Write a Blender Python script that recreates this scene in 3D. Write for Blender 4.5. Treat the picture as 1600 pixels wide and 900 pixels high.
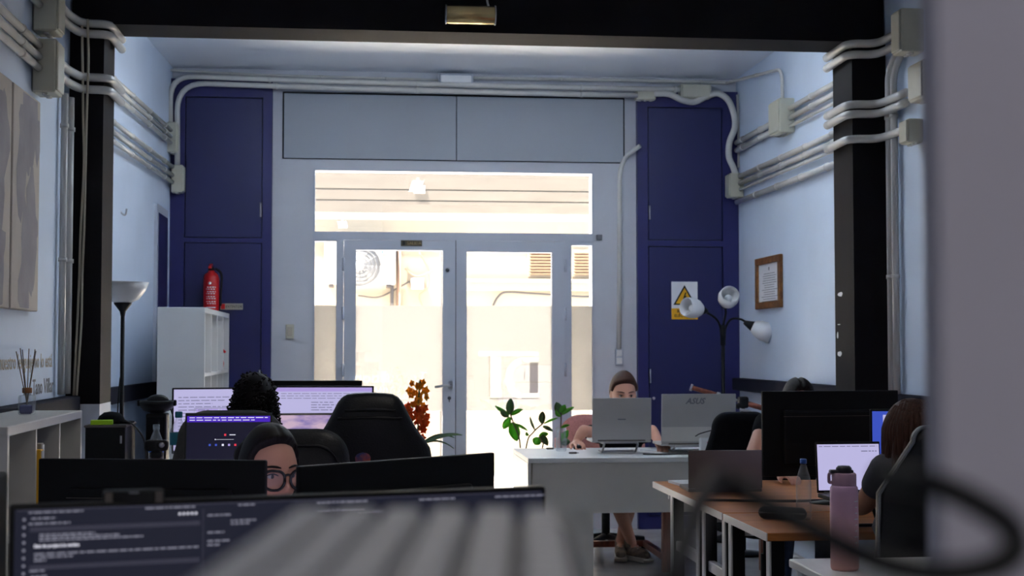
import bpy, bmesh, math, random
from mathutils import Vector, Matrix, Euler
random.seed(7)
for o in list(bpy.data.objects): bpy.data.objects.remove(o)
S = bpy.context.scene
COL = S.collection
PI = math.pi

# ------------------------------------------------------------------ camera
FPX = 2222.0; YAW = math.atan(237/2222.0); PIT = math.atan(94/2222.0); CH = 1.42
cam_d = bpy.data.cameras.new('camera'); cam = bpy.data.objects.new('camera', cam_d); COL.objects.link(cam)
cam_d.sensor_width = 36.0; cam_d.lens = FPX/1600*36.0; cam_d.clip_start = 0.02; cam_d.clip_end = 200
cam.location = (0, 0, CH); cam.rotation_euler = (PI/2+PIT, 0, -YAW)
cam_d.dof.use_dof = True; cam_d.dof.focus_distance = 5.2; cam_d.dof.aperture_fstop = 6.3
S.camera = cam
# ------------------------------------------------------------------ world, sun, exposure
S.view_settings.view_transform = 'Standard'; S.view_settings.look = 'None'
S.view_settings.gamma = 1.0; S.view_settings.use_curve_mapping = False
S.view_settings.exposure = 0.0
w = bpy.data.worlds.new('World'); S.world = w; w.use_nodes = True
bg = w.node_tree.nodes['Background']; bg.inputs[0].default_value = (0.66, 0.82, 1.0, 1); bg.inputs[1].default_value = 5.5
sun_d = bpy.data.lights.new('sun', 'SUN'); sun = bpy.data.objects.new('sun', sun_d); COL.objects.link(sun)
sun_d.energy = 105.0; sun_d.angle = 0.01; sun_d.color = (1.0, 0.93, 0.82)
sun.rotation_euler = Vector((0.38, 0.09, -0.92)).to_track_quat('-Z', 'Y').to_euler()

# ------------------------------------------------------------------ helpers
_cy, _sy, _cp, _sp = math.cos(YAW), math.sin(YAW), math.cos(PIT), math.sin(PIT)
FW = Vector((_sy*_cp, _cy*_cp, _sp)); RT = Vector((_cy, -_sy, 0)); UP = RT.cross(FW); CAM = Vector((0, 0, CH))
def _d(px, py): return FW*FPX + RT*(px-800) - UP*(py-450)
def at(px, py, Y): d = _d(px, py); return CAM + d*(Y/d.y)          # photo measurement at a known distance
def atX(px, py, X): d = _d(px, py); return CAM + d*(X/d.x)
def atZ(px, py, Z): d = _d(px, py); return CAM + d*((Z-CH)/d.z)
def V(*a): return Vector(a)
def lin(c):
    c /= 255.0
    return c/12.92 if c <= 0.04045 else ((c+0.055)/1.055)**2.4
def rgb(r, g, b): return (lin(r), lin(g), lin(b), 1.0)

MATS = {}
def mat(name, col, rough=0.5, metal=0.0, var=0.0, scale=6.0, bump=0.0, bscale=60.0, emit=0.0, trans=0.0, coat=0.0, spec=0.5, stretch=None, col2=None):
    if name in MATS: return MATS[name]
    m = bpy.data.materials.new(name); m.use_nodes = True; nt = m.node_tree; N = nt.nodes; L = nt.links
    b = N['Principled BSDF']
    b.inputs['Base Color'].default_value = col; b.inputs['Roughness'].default_value = rough
    b.inputs['Metallic'].default_value = metal; b.inputs['Specular IOR Level'].default_value = spec
    if coat: b.inputs['Coat Weight'].default_value = coat
    if trans: b.inputs['Transmission Weight'].default_value = trans
    tc = N.new('ShaderNodeTexCoord'); mp = N.new('ShaderNodeMapping'); L.new(tc.outputs['Object'], mp.inputs[0])
    if stretch: mp.inputs['Scale'].default_value = stretch
    if var or col2:
        n = N.new('ShaderNodeTexNoise'); n.inputs['Scale'].default_value = scale; n.inputs['Detail'].default_value = 5
        L.new(mp.outputs[0], n.inputs['Vector'])
        r = N.new('ShaderNodeValToRGB'); L.new(n.outputs[0], r.inputs[0])
        c2 = col2 or tuple(min(1, x*(1+var)) for x in col[:3])+(1,)
        c1 = col if col2 else tuple(x*(1-var) for x in col[:3])+(1,)
        r.color_ramp.elements[0].position = 0.35; r.color_ramp.elements[1].position = 0.65
        r.color_ramp.elements[0].color = c1; r.color_ramp.elements[1].color = c2
        L.new(r.outputs[0], b.inputs['Base Color'])
    if bump:
        n2 = N.new('ShaderNodeTexNoise'); n2.inputs['Scale'].default_value = bscale; n2.inputs['Detail'].default_value = 3
        L.new(mp.outputs[0], n2.inputs['Vector'])
        bp = N.new('ShaderNodeBump'); bp.inputs['Strength'].default_value = bump; bp.inputs['Distance'].default_value = 0.01
        L.new(n2.outputs[0], bp.inputs['Height']); L.new(bp.outputs[0], b.inputs['Normal'])
    if emit:
        b.inputs['Emission Color'].default_value = col; b.inputs['Emission Strength'].default_value = emit
        b.inputs['Base Color'].default_value = (0.01, 0.01, 0.01, 1)
    MATS[name] = m
    return m
def glassmat(name, col=(1, 1, 1, 1), fac=0.08, rough=0.0):           # thin pane: see-through with a little mirror gloss
    if name in MATS: return MATS[name]
    m = bpy.data.materials.new(name); m.use_nodes = True; nt = m.node_tree; N = nt.nodes; L = nt.links
    N.remove(N['Principled BSDF']); out = N['Material Output']
    t = N.new('ShaderNodeBsdfTransparent'); t.inputs[0].default_value = col
    g = N.new('ShaderNodeBsdfGlossy'); g.inputs['Roughness'].default_value = rough
    mx = N.new('ShaderNodeMixShader'); fr = N.new('ShaderNodeFresnel'); fr.inputs[0].default_value = 1.3
    ml = N.new('ShaderNodeMath'); ml.operation = 'MULTIPLY_ADD'; ml.inputs[1].default_value = 1.0; ml.inputs[2].default_value = fac
    L.new(fr.outputs[0], ml.inputs[0]); L.new(ml.outputs[0], mx.inputs[0]); L.new(t.outputs[0], mx.inputs[1]); L.new(g.outputs[0], mx.inputs[2])
    L.new(mx.outputs[0], out.inputs[0]); MATS[name] = m
    return m
def filmmat(name, col, k=0.5):                                       # frosted vinyl: part translucent, part clear
    if name in MATS: return MATS[name]
    m = bpy.data.materials.new(name); m.use_nodes = True; nt = m.node_tree; N = nt.nodes; L = nt.links
    N.remove(N['Principled BSDF']); out = N['Material Output']
    t = N.new('ShaderNodeBsdfTransparent'); t.inputs[0].default_value = (0.95, 0.95, 0.95, 1)
    g = N.new('ShaderNodeBsdfTranslucent'); g.inputs[0].default_value = col
    mx = N.new('ShaderNodeMixShader'); mx.inputs[0].default_value = k
    L.new(t.outputs[0], mx.inputs[1]); L.new(g.outputs[0], mx.inputs[2]); L.new(mx.outputs[0], out.inputs[0]); MATS[name] = m
    return m

class MB:
    """collects shapes into one mesh"""
    def __init__(s): s.v = []; s.f = []; s.sm = []
    def add(s, vs, fs, smooth=False, M=None):
        o = len(s.v)
        s.v += [(M @ Vector(p)) if M is not None else Vector(p) for p in vs]
        s.f += [tuple(i+o for i in f) for f in fs]; s.sm += [smooth]*len(fs)
        return s
    def box(s, c, d, M=None, bev=0.0, seg=1):
        bm = bmesh.new(); bmesh.ops.create_cube(bm, size=1)
        for v in bm.verts: v.co = Vector((v.co.x*d[0]+c[0], v.co.y*d[1]+c[1], v.co.z*d[2]+c[2]))
        if bev: bmesh.ops.bevel(bm, geom=bm.edges[:], offset=min(bev, 0.49*min(d)), segments=seg, affect='EDGES', profile=0.5)
        bm.verts.index_update()
        s.add([v.co.copy() for v in bm.verts], [[v.index for v in f.verts] for f in bm.faces], False, M); bm.free()
        return s
    def bx(s, x0, x1, y0, y1, z0, z1, bev=0.0, M=None, seg=1):
        return s.box(((x0+x1)/2, (y0+y1)/2, (z0+z1)/2), (abs(x1-x0), abs(y1-y0), abs(z1-z0)), M, bev, seg)
    def tube(s, pts, r, n=10, cap=True, M=None, flat=None):
        pts = [Vector(p) for p in pts]
        rs = r if isinstance(r, (list, tuple)) else [r]*len(pts)
        vs = []; fs = []; ref = None
        for i, p in enumerate(pts):
            t = (pts[min(i+1, len(pts)-1)]-pts[max(i-1, 0)])
            t = t.normalized() if t.length > 1e-9 else Vector((0, 0, 1))
            if ref is None:
                ref = Vector((0, 0, 1)) if abs(t.z) < 0.9 else Vector((1, 0, 0))
            a = ref - t*ref.dot(t)
            if a.length < 1e-5: a = t.orthogonal()
            a.normalize(); b = t.cross(a); ref = a
            for k in range(n):
                q = 2*PI*k/n
                vs.append(p + a*math.cos(q)*rs[i]*(flat or 1) + b*math.sin(q)*rs[i])
        for i in range(len(pts)-1):
            for k in range(n):
                k2 = (k+1) % n
                fs.append((i*n+k, i*n+k2, (i+1)*n+k2, (i+1)*n+k))
        if cap:
            fs.append(tuple(range(n-1, -1, -1))); fs.append(tuple(range((len(pts)-1)*n, len(pts)*n)))
        return s.add(vs, fs, True, M)
    def cap_chain(s, pts, n=14, M=None):                             # pts: (point, radius) with round ends
        P = [Vector(p) for p, r in pts]; R_ = [r for p, r in pts]
        t0 = (P[1]-P[0]).normalized(); t1 = (P[-1]-P[-2]).normalized()
        A = []; B = []
        for a in (0.98, 0.8, 0.5, 0.2): A.append((P[0]-t0*R_[0]*a, R_[0]*math.sqrt(1-a*a)))
        for a in (0.2, 0.5, 0.8, 0.98): B.append((P[-1]+t1*R_[-1]*a, R_[-1]*math.sqrt(1-a*a)))
        al = A+list(zip(P, R_))+B
        return s.tube([a for a, b in al], [b for a, b in al], n, True, M)
    def lathe(s, prof, n=24, M=None, c=(0, 0, 0), sx=1, sy=1, cap=True):
        vs = []; fs = []
        for r, z in prof:
            for k in range(n):
                q = 2*PI*k/n; vs.append((c[0]+r*math.cos(q)*sx, c[1]+r*math.sin(q)*sy, c[2]+z))
        for i in range(len(prof)-1):
            for k in range(n):
                k2 = (k+1) % n
                fs.append((i*n+k, i*n+k2, (i+1)*n+k2, (i+1)*n+k))
        if cap:
            fs.append(tuple(range(n-1, -1, -1))); fs.append(tuple(range((len(prof)-1)*n, len(prof)*n)))
        return s.add(vs, fs, True, M)
    def ell(s, c, r, n=16, m=10, M=None):
        vs = []; fs = []
        for i in range(m+1):
            p = -PI/2+PI*i/m; p = max(-PI/2+0.05, min(PI/2-0.05, p))
            for k in range(n):
                q = 2*PI*k/n
                vs.append((c[0]+r[0]*math.cos(p)*math.cos(q), c[1]+r[1]*math.cos(p)*math.sin(q), c[2]+r[2]*math.sin(p)))
        for i in range(m):
            for k in range(n):
                k2 = (k+1) % n; fs.append((i*n+k, i*n+k2, (i+1)*n+k2, (i+1)*n+k))
        fs.append(tuple(range(n-1, -1, -1))); fs.append(tuple(range(m*n, m*n+n)))
        return s.add(vs, fs, True, M)
    def prism(s, poly, y0, y1, M=None, smooth=False):                # polygon in XZ, extruded in Y
        n = len(poly); vs = [(x, y0, z) for x, z in poly]+[(x, y1, z) for x, z in poly]
        fs = [tuple(range(n)), tuple(range(2*n-1, n-1, -1))]+[(i, n+i, n+(i+1) % n, (i+1) % n) for i in range(n)]
        return s.add(vs, fs, smooth, M)
    def pad(s, poly, y0, y1, rnd=0.03, M=None, bulge=0.0):           # cushion: polygon in XZ with rounded rims
        n = len(poly); cx = sum(p[0] for p in poly)/n; cz = sum(p[1] for p in poly)/n
        def ring(k, y): return [(cx+(x-cx)*k, y, cz+(z-cz)*k) for x, z in poly]
        ext = max(max(abs(x-cx) for x, z in poly), 1e-3); q = rnd/ext
        th = y1-y0
        lay = [ring(1-3*q, y0-bulge), ring(1-q, y0), ring(1-0.3*q, y0+0.15*th), ring(1, y0+0.35*th), ring(1, y1-0.35*th), ring(1-0.3*q, y1-0.15*th), ring(1-q, y1), ring(1-3*q, y1+bulge)]
        vs = [p for l in lay for p in l]; fs = [tuple(range(n))]
        for i in range(len(lay)-1):
            for k in range(n):
                k2 = (k+1) % n; fs.append((i*n+k, (i+1)*n+k, (i+1)*n+k2, i*n+k2))
        fs.append(tuple(range(len(lay)*n-1, (len(lay)-1)*n-1, -1)))
        return s.add(vs, fs, True, M)
    def quad(s, a, b, c, d, M=None): return s.add([a, b, c, d], [(0, 1, 2, 3)], False, M)
    def build(s, name, m, parent=None, M=None, fix=True):
        me = bpy.data.meshes.new(name)
        vs = [(M @ p) for p in s.v] if M is not None else s.v
        me.from_pydata([tuple(p) for p in vs], [], s.f)
        for p, k in zip(me.polygons, s.sm): p.use_smooth = k
        if fix:
            bm = bmesh.new(); bm.from_mesh(me); bmesh.ops.recalc_face_normals(bm, faces=bm.faces[:]); bm.to_mesh(me); bm.free()
        me.materials.append(m if not isinstance(m, str) else MATS[m])
        o = bpy.data.objects.new(name, me); COL.objects.link(o)
        if parent is not None: o.parent = parent
        return o
def tag(o, label=None, cat=None, group=None, kind=None):
    if label: o['label'] = label
    if cat: o['category'] = cat
    if group: o['group'] = group
    if kind: o['kind'] = kind
    return o
def thing(name, label, cat, loc=(0, 0, 0), rz=0.0, group=None, kind=None):
    o = bpy.data.objects.new(name, None); COL.objects.link(o); o.location = loc; o.rotation_euler = (0, 0, rz)
    o.empty_display_size = 0.05
    return tag(o, label, cat, group, kind)
def struct(name, mb, m, parent=None, label=None):
    o = mb.build(name, m, parent)
    if parent is None: o['kind'] = 'structure'
    if label: o['label'] = label
    return o
def rot(rx=0, ry=0, rz=0, loc=(0, 0, 0)): return Matrix.Translation(loc) @ Euler((rx, ry, rz)).to_matrix().to_4x4()
def txt(s, size, m, name, parent, M, mirror=False, align='LEFT', ext=0.0004, bold=0.0, shear=0.0):
    cu = bpy.data.curves.new('c', 'FONT'); cu.body = s; cu.size = size; cu.align_x = align; cu.extrude = ext; cu.offset = bold*size; cu.resolution_u = 2; cu.shear = shear
    ob = bpy.data.objects.new('c', cu); me = bpy.data.meshes.new_from_object(ob); bpy.data.objects.remove(ob)
    if mirror: me.transform(Matrix.Scale(-1, 4, (1, 0, 0))); me.flip_normals()
    me.transform(M); me.materials.clear(); me.materials.append(MATS[m]); me.name = name
    o = bpy.data.objects.new(name, me); COL.objects.link(o); o.parent = parent
    return o
def smoothpath(pts, k=6, rad=0.06):                                  # polyline with filleted corners
    P = [Vector(p) for p in pts]; out = [P[0]]
    for i in range(1, len(P)-1):
        a, b, c = P[i-1], P[i], P[i+1]
        r = min(rad, (a-b).length*0.49, (c-b).length*0.49)
        s0 = b+(a-b).normalized()*r; s1 = b+(c-b).normalized()*r
        for j in range(k+1):
            t = j/k; out.append(s0*(1-t)**2+b*2*t*(1-t)+s1*t*t)
    out.append(P[-1]); return out
def spline(pts, k=8):                                                # Catmull-Rom
    P = [Vector(p) for p in pts]; P = [P[0]*2-P[1]]+P+[P[-1]*2-P[-2]]; out = []
    for i in range(1, len(P)-2):
        for j in range(k):
            t = j/k; a, b, c, d = P[i-1:i+3]
            out.append(0.5*((2*b)+(c-a)*t+(2*a-5*b+4*c-d)*t*t+(3*b-a-3*c+d)*t**3))
    out.append(P[-2]); return out
def remeshed(mb, voxel, smooth=2):
    me = bpy.data.meshes.new('tmp'); me.from_pydata([tuple(p) for p in mb.v], [], mb.f)
    bm = bmesh.new(); bm.from_mesh(me); bmesh.ops.recalc_face_normals(bm, faces=bm.faces[:]); bm.to_mesh(me); bm.free()
    o = bpy.data.objects.new('tmp', me); COL.objects.link(o)
    md = o.modifiers.new('r', 'REMESH'); md.mode = 'VOXEL'; md.voxel_size = voxel; md.use_smooth_shade = True
    if smooth:
        sm = o.modifiers.new('s', 'SMOOTH'); sm.factor = 0.5; sm.iterations = smooth
    dg = bpy.context.evaluated_depsgraph_get(); dg.update()
    r = bpy.data.meshes.new_from_object(o.evaluated_get(dg)); bpy.data.objects.remove(o)
    for p in r.polygons: p.use_smooth = True
    return r
def meshobj(name, me, m, parent):
    me.materials.clear(); me.materials.append(m if not isinstance(m, str) else MATS[m]); me.name = name
    o = bpy.data.objects.new(name, me); COL.objects.link(o); o.parent = parent
    return o

# ------------------------------------------------------------------ materials
mat('wall_paint', rgb(206, 220, 240), 0.75, var=0.03, scale=2.0, bump=0.05, bscale=40)
mat('white_wall', rgb(196, 198, 207), 0.6, var=0.03, scale=3.0, bump=0.04, bscale=60)
mat('ceiling_paint', rgb(238, 244, 254), 0.35, var=0.015, scale=2)
mat('partition_paint', rgb(168, 165, 178), 0.8, var=0.03, scale=3)
mat('black_paint', rgb(28, 25, 28), 0.7, spec=0.12, var=0.15, scale=4, bump=0.05)
mat('rail_paint', rgb(34, 34, 46), 0.8, spec=0.1, var=0.08)
mat('floor_concrete', rgb(188, 187, 186), 0.22, var=0.12, scale=3.0, bump=0.02, bscale=20)
mat('blue_paint', rgb(36, 36, 98), 0.45, var=0.04, scale=3)
mat('blue_door', rgb(32, 34, 88), 0.42, var=0.04, scale=3)
mat('dark_gap', rgb(10, 10, 16), 0.8, var=0.05)
mat('frame_metal', rgb(186, 191, 204), 0.4, var=0.02)
mat('panel_grey', rgb(160, 166, 176), 0.5, var=0.03, scale=1.5)
mat('pvc', rgb(206, 204, 200), 0.25, var=0.03)
mat('pvc_box', rgb(190, 188, 172), 0.5, var=0.04)
mat('clip_dark', rgb(70, 72, 78), 0.5, var=0.05)
mat('wire_beige', rgb(196, 186, 166), 0.6, var=0.05)
mat('steel', rgb(190, 190, 195), 0.3, metal=0.9, var=0.04)
mat('brass', rgb(205, 180, 130), 0.25, metal=0.9, var=0.04)
mat('black_plastic', rgb(15, 15, 18), 0.5, spec=0.25, var=0.1)
mat('black_gloss', rgb(14, 14, 18), 0.18, var=0.05)
mat('black_leather', rgb(16, 16, 19), 0.42, spec=0.35, var=0.12, scale=20, bump=0.15, bscale=150)
mat('grey_fabric', rgb(70, 68, 68), 0.9, var=0.12, scale=60, bump=0.2, bscale=300)
mat('white_lam', rgb(226, 226, 226), 0.35, var=0.015)
mat('desk_white', rgb(205, 202, 196), 0.4, var=0.02)
mat('wood_top', rgb(204, 130, 66), 0.4, col2=rgb(176, 106, 50), scale=3.0, stretch=(1, 14, 14))
mat('wood_red', rgb(138, 74, 54), 0.5, col2=rgb(106, 52, 38), scale=6, stretch=(8, 8, 1))
mat('wood_frame', rgb(150, 98, 50), 0.4, col2=rgb(112, 68, 34), scale=20)
mat('metal_white', rgb(200, 200, 204), 0.4, metal=0.2, var=0.03)
mat('silver', rgb(176, 174, 172), 0.42, metal=0.0, var=0.02)
mat('graphite', rgb(92, 84, 80), 0.4, metal=0.2, var=0.04)
mat('red_paint', rgb(200, 22, 28), 0.3, var=0.05)
mat('paper', rgb(232, 232, 236), 0.8, var=0.02)
mat('print_white', rgb(235, 235, 240), 0.7, var=0.02)
mat('print_black', rgb(16, 16, 18), 0.6, var=0.05)
mat('print_grey', rgb(120, 122, 130), 0.7, var=0.05)
mat('print_beige', rgb(176, 168, 156), 0.7, var=0.05)
mat('yellow_print', rgb(240, 176, 20), 0.6, var=0.03)
mat('skin', rgb(205, 150, 125), 0.5, var=0.05, scale=12, bump=0.03, bscale=200)
mat('skin_tan', rgb(176, 122, 96), 0.5, var=0.05, scale=12, bump=0.03, bscale=200)
mat('lip', rgb(160, 80, 78), 0.4, var=0.05)
mat('eye_white', rgb(182, 172, 168), 0.2, var=0.02)
mat('eye_dark', rgb(28, 18, 14), 0.1, var=0.05)
mat('hair_black', rgb(24, 18, 18), 0.42, spec=0.2, var=0.25, scale=30, stretch=(6, 6, 1), bump=0.3, bscale=120)
mat('hair_curly', rgb(18, 13, 14), 0.55, spec=0.15, var=0.25, scale=40)
mat('hair_brown', rgb(68, 42, 32), 0.45, spec=0.2, var=0.3, scale=40, stretch=(5, 5, 0.6), bump=0.3, bscale=100)
mat('shirt_black', rgb(18, 18, 21), 0.9, spec=0.15, var=0.12, scale=30, bump=0.1)
mat('shirt_grey', rgb(66, 64, 72), 0.9, var=0.12, scale=30, bump=0.1)
mat('shirt_plaid', rgb(120, 40, 42), 0.9, col2=rgb(30, 26, 34), scale=22)
mat('denim', rgb(50, 60, 84), 0.9, var=0.15, scale=40, bump=0.1)
mat('pink_fabric', rgb(184, 122, 116), 0.95, var=0.1, scale=70, bump=0.15, bscale=250)
mat('shoe_tan', rgb(140, 122, 104), 0.7, col2=rgb(92, 78, 68), scale=30)
mat('sole', rgb(186, 180, 170), 0.7, var=0.06)
mat('lamp_glass', rgb(236, 236, 238), 0.3, var=0.01)
mat('leaf', rgb(64, 128, 42), 0.4, col2=rgb(92, 160, 50), scale=8)
mat('leaf_dark', rgb(44, 66, 40), 0.4, col2=rgb(66, 90, 52), scale=8)
mat('stem', rgb(86, 74, 58), 0.7, var=0.1)
mat('petal_yellow', rgb(206, 146, 24), 0.5, col2=rgb(190, 112, 16), scale=30)
mat('petal_orange', rgb(200, 84, 20), 0.5, col2=rgb(176, 52, 22), scale=30)
mat('terracotta', rgb(170, 96, 70), 0.8, var=0.1)
mat('teal_label', rgb(30, 120, 140), 0.5, var=0.05)
mat('blue_plastic', rgb(40, 90, 180), 0.4, var=0.05)
mat('lime', rgb(170, 220, 30), 0.6, var=0.03)
mat('yellow_board', rgb(222, 168, 28), 0.6, var=0.05)
mat('facade', rgb(122, 112, 98), 0.9, var=0.05, scale=1.2, bump=0.05)
mat('facade_pale', rgb(150, 150, 145), 0.9, var=0.02, scale=1.2)
mat('cladding', rgb(84, 77, 70), 0.8, var=0.08, scale=3, stretch=(1, 8, 8))
mat('pavement', rgb(226, 220, 210), 0.9, var=0.06, scale=4)
mat('louvre', rgb(112, 84, 62), 0.7, var=0.06)
mat('cable_dark', rgb(40, 36, 38), 0.6, var=0.08)
mat('pipe_tan', rgb(124, 96, 78), 0.7, var=0.06)
mat('ac_white', rgb(134, 134, 136), 0.5, var=0.02)
mat('ac_grille', rgb(80, 80, 82), 0.5, var=0.03)
mat('logo_red', rgb(220, 70, 60), 0.5, var=0.03)
mat('logo_blue', rgb(50, 80, 190), 0.5, var=0.03)
mat('key_grey', rgb(158, 160, 166), 0.5, var=0.03)
mat('keyboard_dark', rgb(52, 50, 54), 0.6, var=0.06)
mat('pink_bottle', rgb(222, 168, 186), 0.35, trans=0.25, col2=rgb(232, 176, 164), scale=2)
mat('pink_lid', rgb(190, 150, 172), 0.4, var=0.03)
mat('bottle_black', rgb(46, 42, 50), 0.4, var=0.05)
mat('map_ink', rgb(138, 134, 140), 0.85, col2=rgb(152, 148, 152), scale=6)
glassmat('pane_glass');  glassmat('spectacle_glass', (0.97, 0.97, 0.97, 1), 0.02)
filmmat('frosted_film', (0.305, 0.298, 0.295, 1), 0.87); filmmat('grey_film', (0.42, 0.41, 0.40, 1), 0.8)
def bottlemat():
    m = bpy.data.materials.new('bottle_glass'); m.use_nodes = True; N = m.node_tree.nodes; L = m.node_tree.links
    b = N['Principled BSDF']; b.inputs['Base Color'].default_value = (.8, .84, .86, 1); b.inputs['Roughness'].default_value = .08
    t = N.new('ShaderNodeBsdfTransparent'); t.inputs[0].default_value = (.97, .98, .99, 1); mx = N.new('ShaderNodeMixShader')
    lw = N.new('ShaderNodeLayerWeight'); lw.inputs[0].default_value = .35; ml = N.new('ShaderNodeMath'); ml.operation = 'MULTIPLY_ADD'; ml.inputs[1].default_value = .4; ml.inputs[2].default_value = .10
    L.new(lw.outputs['Facing'], ml.inputs[0]); L.new(ml.outputs[0], mx.inputs[0]); L.new(t.outputs[0], mx.inputs[1]); L.new(b.outputs[0], mx.inputs[2]); L.new(mx.outputs[0], N['Material Output'].inputs[0]); MATS['bottle_glass'] = m
bottlemat()
def pinkmat():
    if 'pink_bottle' in MATS: del MATS['pink_bottle']
    m = mat('pink_bottle', rgb(222, 168, 186), .4); N = m.node_tree.nodes; L = m.node_tree.links
    tc = N.new('ShaderNodeTexCoord'); sp = N.new('ShaderNodeSeparateXYZ'); r = N.new('ShaderNodeValToRGB'); ml = N.new('ShaderNodeMath'); ml.operation = 'MULTIPLY'; ml.inputs[1].default_value = 4.2
    L.new(tc.outputs['Object'], sp.inputs[0]); L.new(sp.outputs[2], ml.inputs[0]); L.new(ml.outputs[0], r.inputs[0])
    r.color_ramp.elements[0].color = rgb(244, 184, 174); r.color_ramp.elements[1].color = rgb(222, 178, 212); L.new(r.outputs[0], N['Principled BSDF'].inputs['Base Color'])
pinkmat()
filmmat('white_decal', (1, 1, 1, 1), 0.35)
mat('scr_white', rgb(205, 200, 246), 0.3, emit=0.8)
mat('scr_lilac', rgb(190, 170, 240), 0.3, emit=0.8)
mat('scr_navy', rgb(14, 10, 52), 0.3, emit=0.4)
mat('scr_purple', rgb(70, 30, 190), 0.3, emit=0.9)
mat('scr_blue', rgb(70, 96, 220), 0.3, emit=0.7)
mat('scr_dark', rgb(38, 40, 58), 0.25, emit=0.55)
mat('scr_bar', rgb(62, 62, 78), 0.3, emit=0.7)
mat('scr_text', rgb(170, 170, 190), 0.3, emit=0.55)
mat('scr_bright', rgb(240, 240, 255), 0.3, emit=0.9)
mat('scr_grey', rgb(140, 138, 176), 0.3, emit=0.7)
mat('scr_red', rgb(240, 60, 80), 0.3, emit=0.9)
def petalmat(name, c1, c2, scale, k=.5):                             # petals and leaves let light through
    if name in MATS: del MATS[name]
    m = mat(name, c1, .5, col2=c2, scale=scale); nt = m.node_tree; N = nt.nodes; L = nt.links
    b = N['Principled BSDF']; src = b.inputs['Base Color'].links[0].from_socket
    t = N.new('ShaderNodeBsdfTranslucent'); L.new(src, t.inputs[0]); mx = N.new('ShaderNodeMixShader'); mx.inputs[0].default_value = k
    L.new(b.outputs[0], mx.inputs[1]); L.new(t.outputs[0], mx.inputs[2]); L.new(mx.outputs[0], N['Material Output'].inputs[0])
petalmat('petal_yellow', rgb(246, 186, 30), rgb(238, 156, 22), 30); petalmat('petal_orange', rgb(244, 122, 30), rgb(230, 88, 26), 30)
petalmat('leaf', rgb(104, 176, 44), rgb(78, 150, 46), 8, .55); petalmat('leaf_dark', rgb(58, 86, 48), rgb(74, 106, 56), 8, .3)
def sky_screen():
    m = bpy.data.materials.new('scr_sky'); m.use_nodes = True; N = m.node_tree.nodes; L = m.node_tree.links
    b = N['Principled BSDF']; tc = N.new('ShaderNodeTexCoord'); mp = N.new('ShaderNodeMapping'); mp.inputs['Scale'].default_value = (6, 6, 16)
    n = N.new('ShaderNodeTexNoise'); n.inputs['Scale'].default_value = 1.2; n.inputs['Detail'].default_value = 6
    r = N.new('ShaderNodeValToRGB'); r.color_ramp.elements[0].position = 0.38; r.color_ramp.elements[1].position = 0.62
    r.color_ramp.elements[0].color = rgb(96, 92, 190); r.color_ramp.elements[1].color = rgb(226, 196, 220)
    L.new(tc.outputs['Object'], mp.inputs[0]); L.new(mp.outputs[0], n.inputs['Vector']); L.new(n.outputs[0], r.inputs[0])
    L.new(r.outputs[0], b.inputs['Emission Color']); b.inputs['Emission Strength'].default_value = 0.75
    b.inputs['Base Color'].default_value = (0.01, 0.01, 0.01, 1); MATS['scr_sky'] = m
sky_screen()
# ================================================================== the room
S.cycles.use_denoising = True
S.cycles.sample_clamp_indirect = 20.0
YB = 11.12; ZC = 3.585; XR = 3.0
def XL(y): return -1.57 if y < 7.85 else -1.57+0.12*(y-7.85)/(YB-7.85)
struct('floor', MB().bx(-1.9, 3.3, -3.2, YB+0.2, -0.1, 0), 'floor_concrete')
struct('ceiling', MB().bx(-1.9, 3.3, -3.2, YB+0.45, ZC, ZC+0.2), 'ceiling_paint')
m = MB(); m.add([(-1.57, -3.2, 0), (-1.57, 7.85, 0), (-1.45, YB, 0), (-1.8, YB, 0), (-1.8, -3.2, 0), (-1.57, -3.2, ZC), (-1.57, 7.85, ZC), (-1.45, YB, ZC), (-1.8, YB, ZC), (-1.8, -3.2, ZC)],
    [(0, 1, 6, 5), (1, 2, 7, 6), (2, 3, 8, 7), (3, 4, 9, 8), (4, 0, 5, 9), (0, 1, 2, 3, 4), (5, 6, 7, 8, 9)])
struct('wall_left', m, 'wall_paint')
struct('wall_right', MB().bx(XR, XR+0.2, -3.2, YB, 0, ZC), 'wall_paint')
struct('wall_rear', MB().bx(-1.8, 3.2, -3.4, -3.2, 0, ZC), 'white_wall')
# storefront wall with its openings
X0, X1 = -0.366, 1.837; ZT0, ZT1, ZD = 2.325, 2.815, 2.262
m = MB(); m.bx(-1.8, X0, YB, YB+0.22, 0, ZC); m.bx(X1, 3.2, YB, YB+0.22, 0, ZC); m.bx(X0, X1, YB, YB+0.22, ZT1, ZC)
struct('wall_back', m, 'white_wall')
# foreground partition (its end stands right beside the camera)
pp = at(1441, 500, 0.80)
struct('wall_partition', MB().bx(pp.x, 2.99, 0.775, 0.80, 0, ZC-0.002, bev=0.004), 'partition_paint')
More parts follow.
